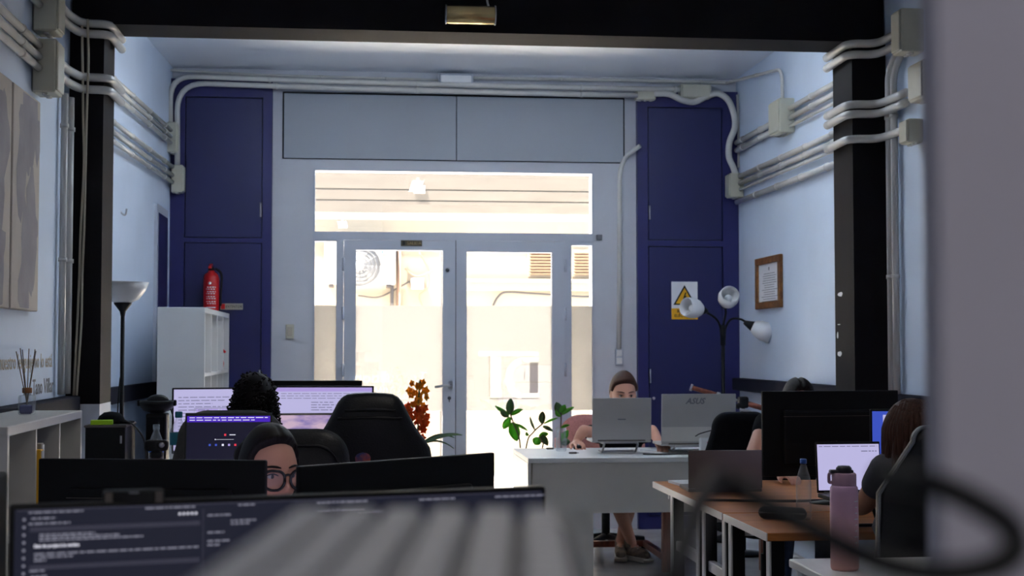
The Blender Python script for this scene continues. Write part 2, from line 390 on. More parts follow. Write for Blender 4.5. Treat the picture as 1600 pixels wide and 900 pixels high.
# black beam and columns, white below the rail
YC = 7.85
struct('trim_1', MB().bx(-1.56, 2.99, YC, YC+0.31, 3.18, ZC), 'black_paint', label='black painted ceiling beam between the two black columns')
xci = at(160, 300, YC).x; xcr = at(1333, 300, YC).x
for nm, a, b in (('trim_2', -1.60, xci), ('trim_3', xcr, 3.02)):
    o = struct(nm, MB().bx(a, b, YC, YC+0.33, 1.12, 3.18), 'black_paint', label='black painted column standing at the %s wall' % ('left' if a < 0 else 'right'))
    MB().bx(a, b, YC-0.004, YC+0.334, 0, 1.12).build('plinth', MATS['white_wall'], o)
o = bpy.data.objects['trim_3']
for (px, py, a, b) in ((1313, 460, .05, .032), (1309, 524, .014, .05), (1312, 553, .042, .04), (1311, 507, .03, .006)):   # scraped paint
    q = atX(px, py, xcr)
    n = 9; random.seed(px)
    ring = [(-0.0015, q.y+a*math.cos(2*PI*k/n)*random.uniform(.6, 1), q.z+b*0.5*math.sin(2*PI*k/n)*random.uniform(.6, 1)) for k in range(n)]
    MB().add([(xcr+x, y, z) for x, y, z in ring]+[(xcr+0.0005, y, z) for x, y, z in ring], [tuple(range(n))]+[(i, n+i, n+(i+1) % n, (i+1) % n) for i in range(n)]).build('chipped_patch', MATS['paper'], o)
# dado rails
m = MB(); m.bx(-1.60, -1.49, 2.0, YC-0.006, 1.06, 1.165, bev=0.006); struct('trim_4', m, 'rail_paint', label='dark dado rail along the near left wall')
m = MB(); m.add([(XL(8.2)-.02, 8.2, z) for z in (1.08, 1.18)]+[(XL(8.2)+.05, 8.2, z) for z in (1.08, 1.18)]+[(XL(11)-.02, 11, z) for z in (1.08, 1.18)]+[(XL(11)+.05, 11, z) for z in (1.08, 1.18)],
    [(0, 1, 3, 2), (4, 5, 7, 6), (0, 1, 5, 4), (2, 3, 7, 6), (1, 3, 7, 5), (0, 2, 6, 4)])
struct('trim_5', m, 'rail_paint', label='dark dado rail along the far left wall')
struct('trim_6', MB().bx(2.92, 3.02, YC+0.34, 11.0, 1.09, 1.185, bev=0.006), 'rail_paint', label='dark dado rail along the far right wall')
struct('trim_7', MB().bx(2.93, 3.02, 2.0, YC-0.006, 1.07, 1.165, bev=0.006), 'rail_paint', label='dark dado rail along the near right wall')
# ------------------------------------------------------------------ header panels above the door
hx0, hx1, hxm = -0.596, 2.075, 0.745; hz0, hz1 = 2.895, 3.40
o = struct('trim_8', MB().bx(hx0-.012, hx1+.012, YB-0.010, YB+0.01, hz0-.005, hz1+.014), 'dark_gap', label='dark rim around the two grey header panels')
for a, b in ((hx0, hxm-.004), (hxm+.004, hx1)):
    MB().bx(a, b, YB-0.022, YB-0.002, hz0, hz1, bev=0.003).build('panel', MATS['panel_grey'], o)
MB().bx(hxm-.003, hxm+.003, YB-0.019, YB-0.002, hz0, hz1).build('seam', MATS['clip_dark'], o)
# ------------------------------------------------------------------ transom, sidelights, door leaves
def framed(name, x0, x1, z0, z1, fr, y0=YB-0.012, d=0.06, label=None):
    o = MB().bx(x0, x1, y0, y0+d, z1-fr[3], z1).bx(x0, x1, y0, y0+d, z0, z0+fr[2]).bx(x0, x0+fr[0], y0, y0+d, z0+fr[2], z1-fr[3]).bx(x1-fr[1], x1, y0, y0+d, z0+fr[2], z1-fr[3]).build(name, MATS['frame_metal'])
    o['kind'] = 'structure'
    if label: o['label'] = label
    g = MB().bx(x0+fr[0], x1-fr[1], y0+d*0.5-0.003, y0+d*0.5+0.003, z0+fr[2], z1-fr[3]).build('pane', MATS['pane_glass'], o)
    return o, g
FILM0, FILM1 = 0.93, 1.752
def film(g, x0, x1, y=YB+0.012, cut=()):
    o = MB().bx(x0, x1, y, y+0.0006, FILM0, FILM1).build('frosted_film', MATS['frosted_film'], g)
    for c in cut:                                                     # lettering cut out of the vinyl
        bm = bmesh.new(); bm.from_mesh(c.data); bmesh.ops.remove_doubles(bm, verts=bm.verts[:], dist=1e-5); bmesh.ops.recalc_face_normals(bm, faces=bm.faces[:]); bm.to_mesh(c.data); bm.free()
        md = o.modifiers.new('cut', 'BOOLEAN'); md.operation = 'DIFFERENCE'; md.solver = 'EXACT'; md.use_self = True; md.use_hole_tolerant = True; md.object = c
    if cut:
        dg = bpy.context.evaluated_depsgraph_get(); dg.update()
        me = bpy.data.meshes.new_from_object(o.evaluated_get(dg)); o.modifiers.clear(); o.data = me; me.materials.clear(); me.materials.append(MATS['frosted_film'])
        for c in cut: bpy.data.objects.remove(c)
    return o
w1, _ = framed('window_1', X0, X1, ZT0-0.012, ZT1, (.012, .012, .012, .012), label='wide transom window above the glazed door')
# the frame members between the openings
struct('trim_9', MB().bx(X0-0.005, X1+0.005, YB-0.02, YB+0.06, ZD, ZT0-0.012), 'frame_metal', label='grey rail between transom and door')
w2, g2 = framed('window_2', X0, -0.175, 0.0, ZD, (.012, .012, .2, .012), label='narrow left sidelight of the door'); film(g2, X0+.012, -0.187)
w3, g3 = framed('window_3', 1.645, X1, 0.0, ZD, (.012, .012, .2, .03), label='narrow right sidelight of the door'); film(g3, 1.657, X1-.012)
for nm, a, b in (('trim_10', -0.175, -0.131), ('trim_11', 1.606, 1.645)):
    o = struct(nm, MB().bx(a, b, YB-0.018, YB+0.06, 0, ZD), 'frame_metal', label='grey door jamb with hinges')
    for z in (2.07, 1.69, 1.25, 0.5):
        MB().tube([(b if a < 0 else a, YB-0.026, z-.05), (b if a < 0 else a, YB-0.026, z+.05)], 0.011, 10).box((b if a < 0 else a, YB-0.026, z), (.028, .026, .004)).build('hinge', MATS['frame_metal'], o)
d1, gd1 = framed('door_1', -0.129, 0.738, 0.01, ZD-0.004, (.094, .098, .25, .075), y0=YB-0.03, label='left leaf of the glazed entrance door'); 0
d2, gd2 = framed('door_2', 0.744, 1.604, 0.01, ZD-0.004, (.082, .104, .25, .085), y0=YB-0.03, label='right leaf of the glazed entrance door'); 0
struct_gap = MB().bx(0.738, 0.744, YB-0.02, YB+0.0, 0.01, ZD).build('meeting_gap', MATS['dark_gap'], d1)
# handle, cylinder, keyhole on the left leaf
q = at(704, 602, YB-0.03)
hd = MB().box((q.x, YB-0.036, q.z), (.034, .012, .06), bev=.004).tube([(q.x, YB-0.035, q.z), (q.x, YB-0.075, q.z)], .009, 10).tube(smoothpath([(q.x, YB-0.075, q.z), (q.x-.03, YB-.078, q.z+.002), (q.x-.125, YB-.075, q.z-.012)], 4, .02), .010, 10).build('handle', MATS['steel'], d1)
q = at(702, 622, YB-0.03); MB().lathe([(.014, 0), (.014, .006), (.002, .007)], 14, M=rot(PI/2, 0, 0, (q.x, YB-0.031, q.z))).bx(q.x-.004, q.x+.004, YB-.037, YB-.03, q.z-.03, q.z).build('keyhole', MATS['clip_dark'], d1)
q = at(699, 422, YB-0.03); MB().lathe([(.015, 0), (.015, .012), (.011, .018), (.002, .019)], 16, M=rot(PI/2, 0, 0, (q.x, YB-0.03, q.z))).build('lock_cylinder', MATS['clip_dark'], d1)
# lettering on the film, read from the street
L_ = rot(PI/2, 0, 0, (at(668, 597, YB).x, YB+0.0123, at(640, 598, YB).z))
c1 = txt('Translation', 0.125, 'white_decal', 'lettering', None, L_, mirror=True, bold=0.0, ext=.004)
c2 = txt('Agency', 0.125, 'white_decal', 'lettering', None, rot(PI/2, 0, 0, (at(660, 597, YB).x, YB+0.0123, at(640, 617, YB).z)), mirror=True, bold=0.0, ext=.004)
film(gd1, -0.035, 0.64, cut=(c1, c2))
# monogram decal on the right leaf
def rect(a, b, c, d, mb): p = at(a, b, YB); q = at(c, d, YB); mb.bx(p.x, q.x, YB+0.008, YB+0.016, q.z, p.z)
cuts = []
for r_ in ((748, 549, 842, 556), (766, 558, 783, 621), (817, 615, 842, 621), (817, 558, 842, 565)):
    m = MB(); rect(*r_, m); cuts.append(m.build('cut', MATS['white_decal']))
m = MB()
pc = at(815, 591, YB)
ring = []
for k in range(17):
    t = PI/2+PI*k/16; ring.append((math.cos(t), math.sin(t)))
ro = [(pc.x+x*0.125, pc.z+z*0.16) for x, z in ring]; ri = [(pc.x+x*0.075, pc.z+z*0.112) for x, z in ring]
n = len(ro)
pl = ro+ri[::-1]; m.prism(pl, YB+.008, YB+.016); cuts.append(m.build('cut', MATS['white_decal'])); film(gd2, 0.826, 1.50, cut=cuts)
def rect2(a, b, c, d, mb): p = at(a, b, YB); q = at(c, d, YB); mb.bx(p.x, q.x, YB+0.0105, YB+0.0112, q.z, p.z)
m = MB(); rect2(764.5, 552, 766, 622, m); rect2(828, 567, 841, 614, m); rect2(766, 622, 842, 623.5, m); rect2(819, 580, 820.5, 592, m)
m.build('monogram_edge', MATS['grey_film'], gd2)
# ------------------------------------------------------------------ street outside
struct('ground_street', MB().bx(-9, 13, YB+0.22, 16.6, -0.14, -0.03), 'pavement', label='sunlit pavement outside the door')
YF = 16.2
fac = struct('wall_opposite', MB().bx(-9, 13, YF, YF+0.3, -0.03, 2.88), 'facade', label='sunlit cream facade across the street')
def F(px, py): return at(px, py, YF)
MB().bx(-9, 13, YF-.0, YF+.3, 2.88, 4.6).build('upper_wall', MATS['facade_pale'], fac)
zb = [F(700, y).z for y in (333, 314, 297, 262)]
for i in range(3):
    z0, z1 = zb[i], zb[i+1]
    m = MB().bx(-8, 12, YF-.05, YF+.01, z0, z1-.014); m.build('cladding_board', MATS['cladding'], fac)
q = F(655, 297); MB().box((q.x, YF-.052, q.z), (.13, .02, .09), bev=.004).build('plate', MATS['facade_pale'], fac)
q = F(720, 437); q2 = F(930, 455)
MB().bx(q.x, 7, YF-.06, YF+.02, q2.z, q.z, bev=.01).bx(q.x+.05, 7, YF-.10, YF+.02, q.z-.03, q.z+.005, bev=.008).build('ledge', MATS['facade'], fac)
for (a, b) in ((827, 870), (896, 919)):
    p0, p1 = F(a, 392), F(b, 430); lv = MB().bx(p0.x-.02, p1.x+.02, YF-.015, YF+.01, p1.z-.02, p0.z+.02).build('vent', MATS['facade'], fac)
    for k in range(8):
        z = p1.z+(k+.5)*(p0.z-p1.z)/8
        MB().box((0, 0, 0), (p1.x-p0.x, .035, .014), M=rot(.5, 0, 0, ((p0.x+p1.x)/2, YF-.025, z))).build('slat', MATS['louvre'], lv)
def street_pipe(pts, r, m, name, label, cat, off=.05):
    P = [V(F(x, y).x, YF-off, F(x, y).z) for x, y in pts]
    return tag(MB().tube(spline(P, 8) if len(P) > 2 else P, r, 8).build(name, MATS[m]), label, cat)
street_pipe([(623, 384), (623, 740)], .028, 'pipe_tan', 'drain_pipe', 'tan vertical drain pipe on the facade outside, beside the air conditioner', 'pipe')
street_pipe([(686, 380), (686, 752)], .013, 'cable_dark', 'thin_pipe', 'thin dark vertical pipe outside, seen through the left door leaf', 'pipe', .4)
street_pipe([(770, 478), (777, 465), (790, 457), (830, 459), (863, 461), (917, 464), (1000, 462)], .012, 'cable_dark', 'street_cable', 'dark cable curving over the facade behind the right door leaf', 'cable')
street_pipe([(618, 380), (616, 408), (613, 432), (612, 478)], .02, 'cable_dark', 'hose', 'dark insulated hose hanging beside the air conditioner outside', 'hose', .07)
street_pipe([(560, 462), (590, 465), (618, 452), (640, 440)], .009, 'cable_dark', 'street_cable', 'drooping dark cable under the air conditioner outside', 'cable')
street_pipe([(655, 395), (668, 420), (668, 450), (655, 462), (660, 480)], .008, 'pipe_tan', 'street_cable', 'tan looped cable on the facade behind the left door leaf', 'cable')
street_pipe([(632, 420), (650, 432), (672, 425), (690, 410)], .008, 'pipe_tan', 'street_cable', 'tan wire crossing the facade above the meter box', 'cable')
p0, p1 = F(642, 435), F(662, 452)
tag(MB().bx(p0.x, p1.x, YF-.09, YF, p1.z, p0.z, bev=.006).bx(p0.x+.02, p1.x-.02, YF-.095, YF-.09, p1.z+.02, p0.z-.02).build('meter_box', MATS['ac_white']), 'small white meter box on the facade across the street', 'box')
# air conditioner outside
p0, p1 = F(508, 378), F(617, 446); cxa = (p0.x+p1.x)/2; wa = p1.x-p0.x; za = p1.z; ha = p0.z-p1.z
ac = thing('air_conditioner', 'white outdoor air conditioner with round fan grille on the opposite facade', 'air conditioner', (cxa, YF-.2, za))
MB().box((0, 0, ha/2), (wa, .3, ha), bev=.015, seg=2).build('casing', MATS['ac_white'], ac)
fx = F(562, 418).x-cxa; fz = F(562, 418).z-za
m = MB()
for k in range(5): r = .05+.045*k; m.tube([(fx+r*math.cos(2*PI*i/28), -.156, fz+r*math.sin(2*PI*i/28)) for i in range(29)], .005, 5)
for k in range(12): m.tube([(fx+.04*math.cos(PI*k/6), -.157, fz+.04*math.sin(PI*k/6)), (fx+.23*math.cos(PI*k/6), -.157, fz+.23*math.sin(PI*k/6))], .003, 5)
m.build('fan_grille', MATS['ac_grille'], ac)
MB().lathe([(.235, 0), (.235, .002)], 30, M=rot(PI/2, 0, 0, (fx, -.1505, fz))).build('fan_disc', mat('fan_grey', rgb(88, 88, 90), .5, var=.03), ac)
MB().lathe([(.05, 0), (.05, .015), (.03, .022)], 18, M=rot(PI/2, 0, 0, (fx, -.152, fz))).build('fan_hub', MATS['ac_white'], ac)
lx = F(600, 398).x-cxa; lz = F(600, 398).z-za
for s, mm in ((0, 'logo_blue'), (1, 'logo_red')):
    MB().tube([(lx+.028*math.cos(a), -.152, lz+.028*math.sin(a)) for a in [PI*.5+PI*s*.75+PI*.08*i for i in range(9)]], .009, 6).build('emblem', MATS[mm], ac)
MB().bx(-wa/2+.05, -wa/2+.1, -.1, .2, -.03, 0).bx(wa/2-.1, wa/2-.05, -.1, .2, -.03, 0).build('bracket', MATS['cable_dark'], ac)
# ------------------------------------------------------------------ built-in blue cabinets
def blue_cab(x0, x1, z1, dx0, dx1, zu0, zu1, zl1, label, hinge_left):
    c = thing('built_in_cabinet', label, 'cabinet', ((x0+x1)/2, YB, 0)); ox = -(x0+x1)/2; M = Matrix.Translation((ox, -YB, 0))
    y0, y1 = YB-.062, YB-.002
    m = MB().bx(x0, dx0, y0, y1, 0, z1).bx(dx1, x1, y0, y1, 0, z1).bx(dx0, dx1, y0, y1, zu1, z1).bx(dx0, dx1, y0, y1, zl1, zu0).bx(dx0, dx1, y0, y1, 0, .1)
    m.build('frame', MATS['blue_paint'], c, M)
    MB().bx(dx0, dx1, y1-.012, y1, .1, zu1).build('back_board', MATS['dark_gap'], c, M)
    for (a, b) in ((zu0, zu1), (.1, zl1)):
        d = MB().bx(dx0+.006, dx1-.006, y0+.006, y1-.02, a+.006, b-.006, bev=.002).build('door', MATS['blue_door'], c, M)
        xs = dx0+.012 if hinge_left else dx1-.012
        for z in ((a+.22,) if a > 1 else (a+1.1, a+.15)):
            MB().tube([(xs, y0-.003, z-.055), (xs, y0-.003, z+.055)], .007, 8).build('hinge', MATS['steel'], d, M)
    return c
zq = lambda y: at(350, y, YB-.05).z
blue_cab(-1.452, -0.683, 3.49, at(290, 300, YB).x, at(411, 300, YB).x, zq(372), zq(152), zq(379), 'dark blue built-in cabinet filling the left corner behind the fire extinguisher', False)
zq = lambda y: at(1068, y, YB-.05).z
rc = blue_cab(2.18, 2.998, 3.47, at(1010, 300, YB).x, at(1126, 300, YB).x, zq(376), zq(168), zq(385), 'dark blue built-in cabinet with electrical warning sign in the right corner', True)
q = at(1019, 622, YB); MB().lathe([(.012, 0), (.012, .006), (.004, .008)], 12, M=rot(PI/2, 0, 0, (q.x-rc.location.x, -.062, q.z))).build('lock', MATS['steel'], rc)
# dark narrow door in the far left wall
dn = struct('door_3', MB().bx(XL(10.4)-.03, XL(10.7)+.012, 10.40, 10.97, 0.0, 2.46), 'frame_metal', label='narrow door in the far left wall by the blue cabinet')
MB().bx(XL(10.5)-.02, XL(10.7)+.016, 10.46, 10.94, 0.02, 2.40).build('door_leaf', MATS['blue_door'], dn)
# ------------------------------------------------------------------ switches and sockets, signs
def plate(name, px, py, Y, w, h, label, cat, mm='frame_metal'):
    q = at(px, py, Y); t = thing(name, label, cat, (q.x, Y, q.z-h/2))
    MB().box((0, -.012, h/2), (w, .024, h), bev=.005, seg=2).build('housing', MATS[mm], t); return t
t = plate('light_switch', 967, 558, YB, .062, .13, 'white double light switch box under the thin vertical conduit', 'switch')
for k in (0, 1): MB().box((0, -.026, .034+.062*k), (.044, .006, .05), bev=.002).build('rocker', MATS['white_lam'], t)
t = plate('wall_socket', 453, 518, YB, .062, .11, 'old yellowed wall socket plate left of the door', 'socket', 'pvc_box')
MB().box((0, -.026, .055), (.036, .006, .07), bev=.002).build('cover', MATS['print_beige'], t)
t = plate('door_sensor', 936, 371, YB, .045, .045, 'small grey door sensor at the top right of the door frame', 'sensor', 'print_grey')
q = at(643, 380, YB-.03); t = thing('door_sign', 'small bronze exit sign above the left door leaf', 'sign', (q.x, YB-.031, q.z-.022))
MB().box((0, -.003, .022), (.165, .006, .046)).build('plate', MATS['brass'] if 0 else mat('bronze', rgb(86, 80, 66), .4, .5, var=.05), t)
txt('SALIDA', .034, 'brass', 'lettering', t, rot(PI/2, 0, 0, (-.035, -.0068, .010)))
MB().box((-.06, -.0065, .022), (.018, .001, .03)).build('pictogram', MATS['print_black'], t)
q = at(362, 479, YB-.062); t = thing('extinguisher_sign', 'pale fire extinguisher sign on the blue cabinet', 'sign', (q.x, YB-.063, q.z-.024))
MB().box((0, -.003, .024), (.17, .006, .048)).build('plate', MATS['print_beige'], t)
MB().box((-.065, -.0065, .024), (.03, .001, .04)).build('pictogram', MATS['red_paint'], t)
txt('EXTINTOR', .026, 'print_black', 'lettering', t, rot(PI/2, 0, 0, (-.045, -.0068, .015)))
# electrical warning sign
p0, p1 = at(1049, 440, YB-.06), at(1090, 499, YB-.06); wS = p1.x-p0.x; hS = p0.z-p1.z
t = thing('warning_sign', 'yellow and white electrical hazard sign on the blue cabinet door', 'sign', ((p0.x+p1.x)/2, YB-.058, p1.z))
MB().box((0, -.002, hS/2), (wS, .004, hS)).build('plate', MATS['print_white'], t)
MB().box((0, -.0045, hS*.145), (wS, .001, hS*.29)).build('text_field', MATS['yellow_print'], t)
def tri(s, cz): return [(-s, cz-s*.62), (s, cz-s*.62), (0, cz+s*1.12)]
MB().prism(tri(wS*.43, hS*.57), -.0055, -.004).build('triangle_border', MATS['print_black'], t)
MB().prism(tri(wS*.34, hS*.565), -.0062, -.005).build('triangle', MATS['yellow_print'], t)
MB().prism([(.004, .20*1), (.016, .20), (.006, .172), (.018, .176), (-.006, .122), (-.001, .152), (-.014, .148)], -.0068, -.006, M=Matrix.Translation((0, 0, hS*.57-.158))).build('bolt', MATS['print_black'], t)
txt('RIESGO', .036, 'print_black', 'lettering', t, rot(PI/2, 0, 0, (0, -.0055, .052)), align='CENTER', bold=.02)
txt('ELÉCTRICO', .032, 'print_black', 'lettering', t, rot(PI/2, 0, 0, (0, -.0055, .018)), align='CENTER', bold=.02)
# certificate frame on the right wall
c0 = atX(1181, 405, XR-.02); c1 = atX(1220, 480, XR-.02)
ya, yb = c0.y, c1.y; z0c, z1c = atX(1200, 482, XR-.02).z, atX(1200, 401, XR-.02).z
t = thing('certificate_frame', 'wooden framed certificate hanging on the far right wall', 'picture', (XR, (ya+yb)/2, z0c)); wc = abs(ya-yb)/2; hc = z1c-z0c
m = MB().bx(-.03, -.002, -wc, wc, hc-.05, hc, bev=.004).bx(-.03, -.002, -wc, wc, 0, .05, bev=.004).bx(-.03, -.002, -wc, -wc+.05, .05, hc-.05, bev=.004).bx(-.03, -.002, wc-.05, wc, .05, hc-.05, bev=.004)
m.build('frame', MATS['wood_frame'], t)
MB().bx(-.012, -.002, -wc+.04, wc-.04, .04, hc-.04).build('certificate', MATS['paper'], t)
m = MB(); random.seed(3)
for k in range(13):
    z = hc-.125-k*.017; l = random.uniform(.5, .85)*(wc-.06); m.bx(-.0126, -.012, -l, l*.9, z, z+.004)
m.bx(-.0126, -.012, -.012, .012, hc-.1, hc-.075); m.build('printed_lines', MATS['print_grey'], t)['kind'] = 'stuff'
# ================================================================== conduits
def clips(o, pts, r, every, d, mm='clip_dark', plane=None):
    acc = 0.0; P = [Vector(p) for p in pts]
    for a, b in zip(P[:-1], P[1:]):
        L = (b-a).length
        if L < 1e-6: continue
        t = acc
        while t+every <= L+acc and L > .25:
            p = a+(b-a)*((t+every-acc)/L) if (t+every-acc) <= L else b
            t += every
            u = (b-a).normalized()
            MB().tube([p-u*.011, p+u*.011], r*1.28, 8).build('clip', MATS[mm], o)
def pipe(pts, r, label, mm='pvc', rad=.08, every=0, name='conduit_pipe', group=None):
    P = smoothpath(pts, 7, rad)
    o = tag(MB().tube(P, r, 10).build(name, MATS[mm]), label, 'pipe', group)
    if every: clips(o, [Vector(p) for p in pts], r, every, None, 'pvc')
    return o
def jbox(cx, cy, cz, sx, sy, sz, label, face):
    t = thing('junction_box', label, 'junction box', (cx, cy, cz-sz/2))
    MB().box((0, 0, sz/2), (sx, sy, sz), bev=.008, seg=2).build('body', MATS['pvc_box'], t)
    if face == 'y': MB().box((0, -sy/2-.004, sz/2), (sx*.9, .012, sz*.9), bev=.004).build('lid', MATS['pvc_box'], t)
    else: MB().box((face*(sx/2+.004), 0, sz/2), (.012, sy*.9, sz*.9), bev=.004).build('lid', MATS['pvc_box'], t)
    m = MB()
    for k in (-1, 0, 1): m.tube([(0, k*sy*.28, -.008), (0, k*sy*.28, .004)], .014, 10) if face != 'y' else m.tube([(k*sx*.28, 0, -.008), (k*sx*.28, 0, .004)], .014, 10)
    m.build('gland', MATS['pvc'], t)
    return t
rp = .024
# far left wall: two bundles of three
def lw(y, off): return XL(y)+off
for i, (py, nm) in enumerate(((199, 'top'), (209, 'middle'), (219, 'bottom'))):
    z = atX(262, py, -1.43).z
    pipe([(lw(8.2, .035), 8.2, z), (lw(10.85, .035), 10.85, z)], .016, '%s conduit of the upper bundle along the far left wall' % nm, every=.6)
for i, (py, nm) in enumerate(((262, 'top'), (275, 'middle'), (286, 'bottom'))):
    z = atX(269, py, -1.43).z
    pipe([(lw(8.2, .035), 8.2, z), (lw(10.95, .035), 10.95, z)], .016, '%s conduit of the lower bundle along the far left wall' % nm, every=.6)
qz = at(269, 215, 10.95); jbox(qz.x+.002, 10.97, qz.z, .075, .12, .23, 'junction box ending the upper conduit bundle in the far left corner', 1)
qz = at(277, 279, 10.95); jbox(qz.x-.002, 10.99, qz.z, .085, .10, .21, 'junction box ending the lower conduit bundle in the far left corner', 1)
yb_ = 10.985
def B(px, py, y=yb_): return at(px, py, y)
pipe([B(266, 195), B(266, 118), B(500, 127), B(760, 134), B(1062, 140)], .021, 'upper thick conduit arching from the left corner along the top of the back wall', rad=.22, every=.75)
pipe([B(277, 262), B(277, 129), B(500, 137), B(760, 144), B(996, 149)], .021, 'lower thick conduit arching from the left corner along the top of the back wall', rad=.22, every=.75)
pipe([B(257, 260, 11.03), B(258, 109, 11.03), B(400, 117, 11.03), B(688, 125, 11.03)], .009, 'thin wire duct from the left corner to the emergency light', rad=.05, mm='pvc', every=.5)
pipe([B(738, 122, 11.03), B(960, 125, 11.03), B(1135, 129, 11.03), (2.90, 11.0, at(1175, 130, 11.0).z), (2.965, 9.75, 3.40), (2.965, 9.74, 3.08)], .012, 'thin wire duct from the emergency light round to the right wall', rad=.1, every=.7)
q = B(1086, 143, 11.0); jbox(q.x, 11.03, q.z, .25, .12, .11, 'wide junction box at the top right of the back wall', 'y')
q = B(1009, 149, 11.0); jbox(q.x, 11.03, q.z, .16, .08, .07, 'small flat junction box beside the wide one at the top of the back wall', 'y')
o = tag(MB().tube(spline([B(1022, 146), B(1045, 147), B(1065, 156), B(1085, 159), B(1105, 150), B(1122, 146), B(1138, 157), B(1147, 180), B(1148, 200), B(1140, 222), B(1139, 245), B(1146, 262), B(1150, 275)], 6), .026, 10).build('flexible_conduit', MATS['pvc']), 'thick flexible conduit sagging and curving down the right corner', 'pipe')
q = B(1147, 290, 10.93); jbox(2.94, 10.95, q.z, .11, .13, .19, 'junction box low in the far right corner', -1)
pipe([B(1152, 148, 11.03), B(1154, 195, 11.03), B(1154, 262, 11.03)], .010, 'thin vertical duct in the far right corner', rad=.05)
pipe([at(1000, 228, 11.0), at(976, 245, YB-.02), at(968, 270, YB-.02), at(968, 400, YB-.02), at(967, 546, YB-.02)], .018, 'thin conduit dropping beside the door to the light switch', rad=.12, every=.9)
# right far wall
xr = XR-.035
zb1 = atX(1226, 184, xr)
jbox(XR-.055, zb1.y, zb1.z, .11, .25, .24, 'junction box high on the far right wall', -1)
for py, nm in ((165, 'top'), (180, 'middle'), (193, 'bottom')):
    z = atX(1242, py, xr).z; pipe([(xr, zb1.y-.10, z), (xr, 8.19, z)], .019 if nm != 'bottom' else .012, '%s conduit from the high right wall box to the black column' % nm, every=.5)
for py, nm in ((190, 'upper'), (203, 'lower')):
    z = atX(1212, py, xr).z; pipe([(xr, zb1.y+.10, z), (xr, 10.98, z)], .022, '%s conduit from the high right wall box to the far corner' % nm, every=.5)
for k, (py, nm) in enumerate(((273, 'top'), (284, 'second'), (294, 'third'))):
    z = atX(1162, py, xr).z; pipe([(xr, 10.88, z), (xr, 8.19, z)], .020 if k < 2 else .012, '%s conduit of the lower run along the far right wall' % nm, every=.55)
z = atX(1146, 318, xr).z; pipe([(xr, 10.98, z), (xr, 8.19, z)], .022, 'lowest conduit along the far right wall, under the others', every=.55)
# loops round the right column
def rloop(pyi, pyf, pyb, pxb, label):
    zi = at(1300, pyi, YC+.1).z; yf = YC-.035; xi = xcr-.035
    pb = at(pxb, pyb, 7.55)
    z = at(1340, pyf, yf).z
    return pipe([(xi+.0, YC+.34, z-.01), (xi, YC+.18, z-.005), (xi, yf, z), (2.93, yf, z), (2.95, 7.62, z), (2.95, 7.42, z)], .024, label, rad=.12)
for f, nm in ((68, 'upper conduit looping round the top of the right column'), (85, 'second conduit looping round the top of the right column'), (163, 'third conduit looping round the right column'), (178, 'fourth conduit looping round the right column'), (217, 'lowest conduit looping round the right column')):
    rloop(0, f, 0, 1400, nm)
q = at(1420, 52, 7.35); jbox(2.93, 7.33, q.z, .13, .13, .235, 'big junction box near the top of the near right wall', -1)
q = at(1440, 132, 7.2); jbox(2.94, 7.12, q.z, .11, .2, .2, 'pale junction box on the near right wall beside the partition edge', -1)
q = at(1423, 208, 7.4); jbox(2.955, 7.36, q.z, .085, .12, .13, 'small junction box on the near right wall, lowest of three', -1)
for px, nm in ((1391, 'left'), (1399, 'right')):
    q = atX(px, 400, 2.965); pipe([(2.965, q.y, 0.02), (2.965, q.y, atX(px, 112, 2.965).z), (2.965, q.y-.12, atX(px, 90, 2.965).z)], .020, '%s of two vertical conduits beside the right column' % nm, rad=.1, every=.9)
# loops round the left column
def lloop(py, label):
    yf = YC-.035; z = at(140, py, yf).z
    return pipe([(xci+.035, YC+.36, z), (xci+.035, yf, z), (-1.50, yf, z), (-1.535, 7.6, z), (-1.535, 7.12, z)], .023, label, rad=.12)
for p_, nm in ((37, 'upper conduit looping round the top of the left column'), (53, 'second conduit looping round the top of the left column'), (121, 'third conduit looping round the left column'), (140, 'lowest conduit looping round the left column')): lloop(p_, nm)
q1 = atX(90, 25, -1.48); jbox(-1.51, 7.03, q1.z+.02, .11, .16, .25, 'upper big junction box on the near left wall', 1)
q2 = atX(90, 112, -1.48); jbox(-1.51, 7.03, q2.z, .11, .16, .26, 'lower big junction box on the near left wall', 1)
for k, py in enumerate((-8, 18)):
    z = atX(72, py, -1.535).z; pipe([(-1.535, 3.0, z), (-1.535, 6.98, z)], .019, ('upper' if k == 0 else 'lower')+' conduit entering the upper left wall box', every=.9)
for k, py in enumerate((81, 99, 116)):
    z = atX(72, py, -1.535).z; pipe([(-1.535, 3.0, z), (-1.535, 6.98, z)], .019, ('top', 'middle', 'bottom')[k]+' conduit entering the lower left wall box', every=.9)
for px, nm, r in ((98, 'left', .018), (106, 'right', .024)):
    q = atX(px, 400, -1.54); pipe([(-1.54, q.y, 1.18), (-1.54, q.y, 2.75)], r, '%s of two vertical conduits beside the left column' % nm, every=.7)
# wires down the left column
for k, off in enumerate((0, 9)):
    P = [at(128+off, 30, YC-.075), at(129+off, 100, YC-.075), at(130+off*.6, 180, YC-.06), at(131+off*.3, 260, YC-.04), at(126+off*.6, 360, YC-.03), at(124+off*.5, 430, YC-.03), at(121+off*.7, 500, YC-.025), at(118+off*.6, 560, YC-.02), at(115+off*.5, 618, YC-.02)]
    tag(MB().tube(spline(P, 6), .0065, 7).build('hanging_wire', MATS['wire_beige']), ('left' if k == 0 else 'right')+' of two loose beige wires down the left black column', 'wire')
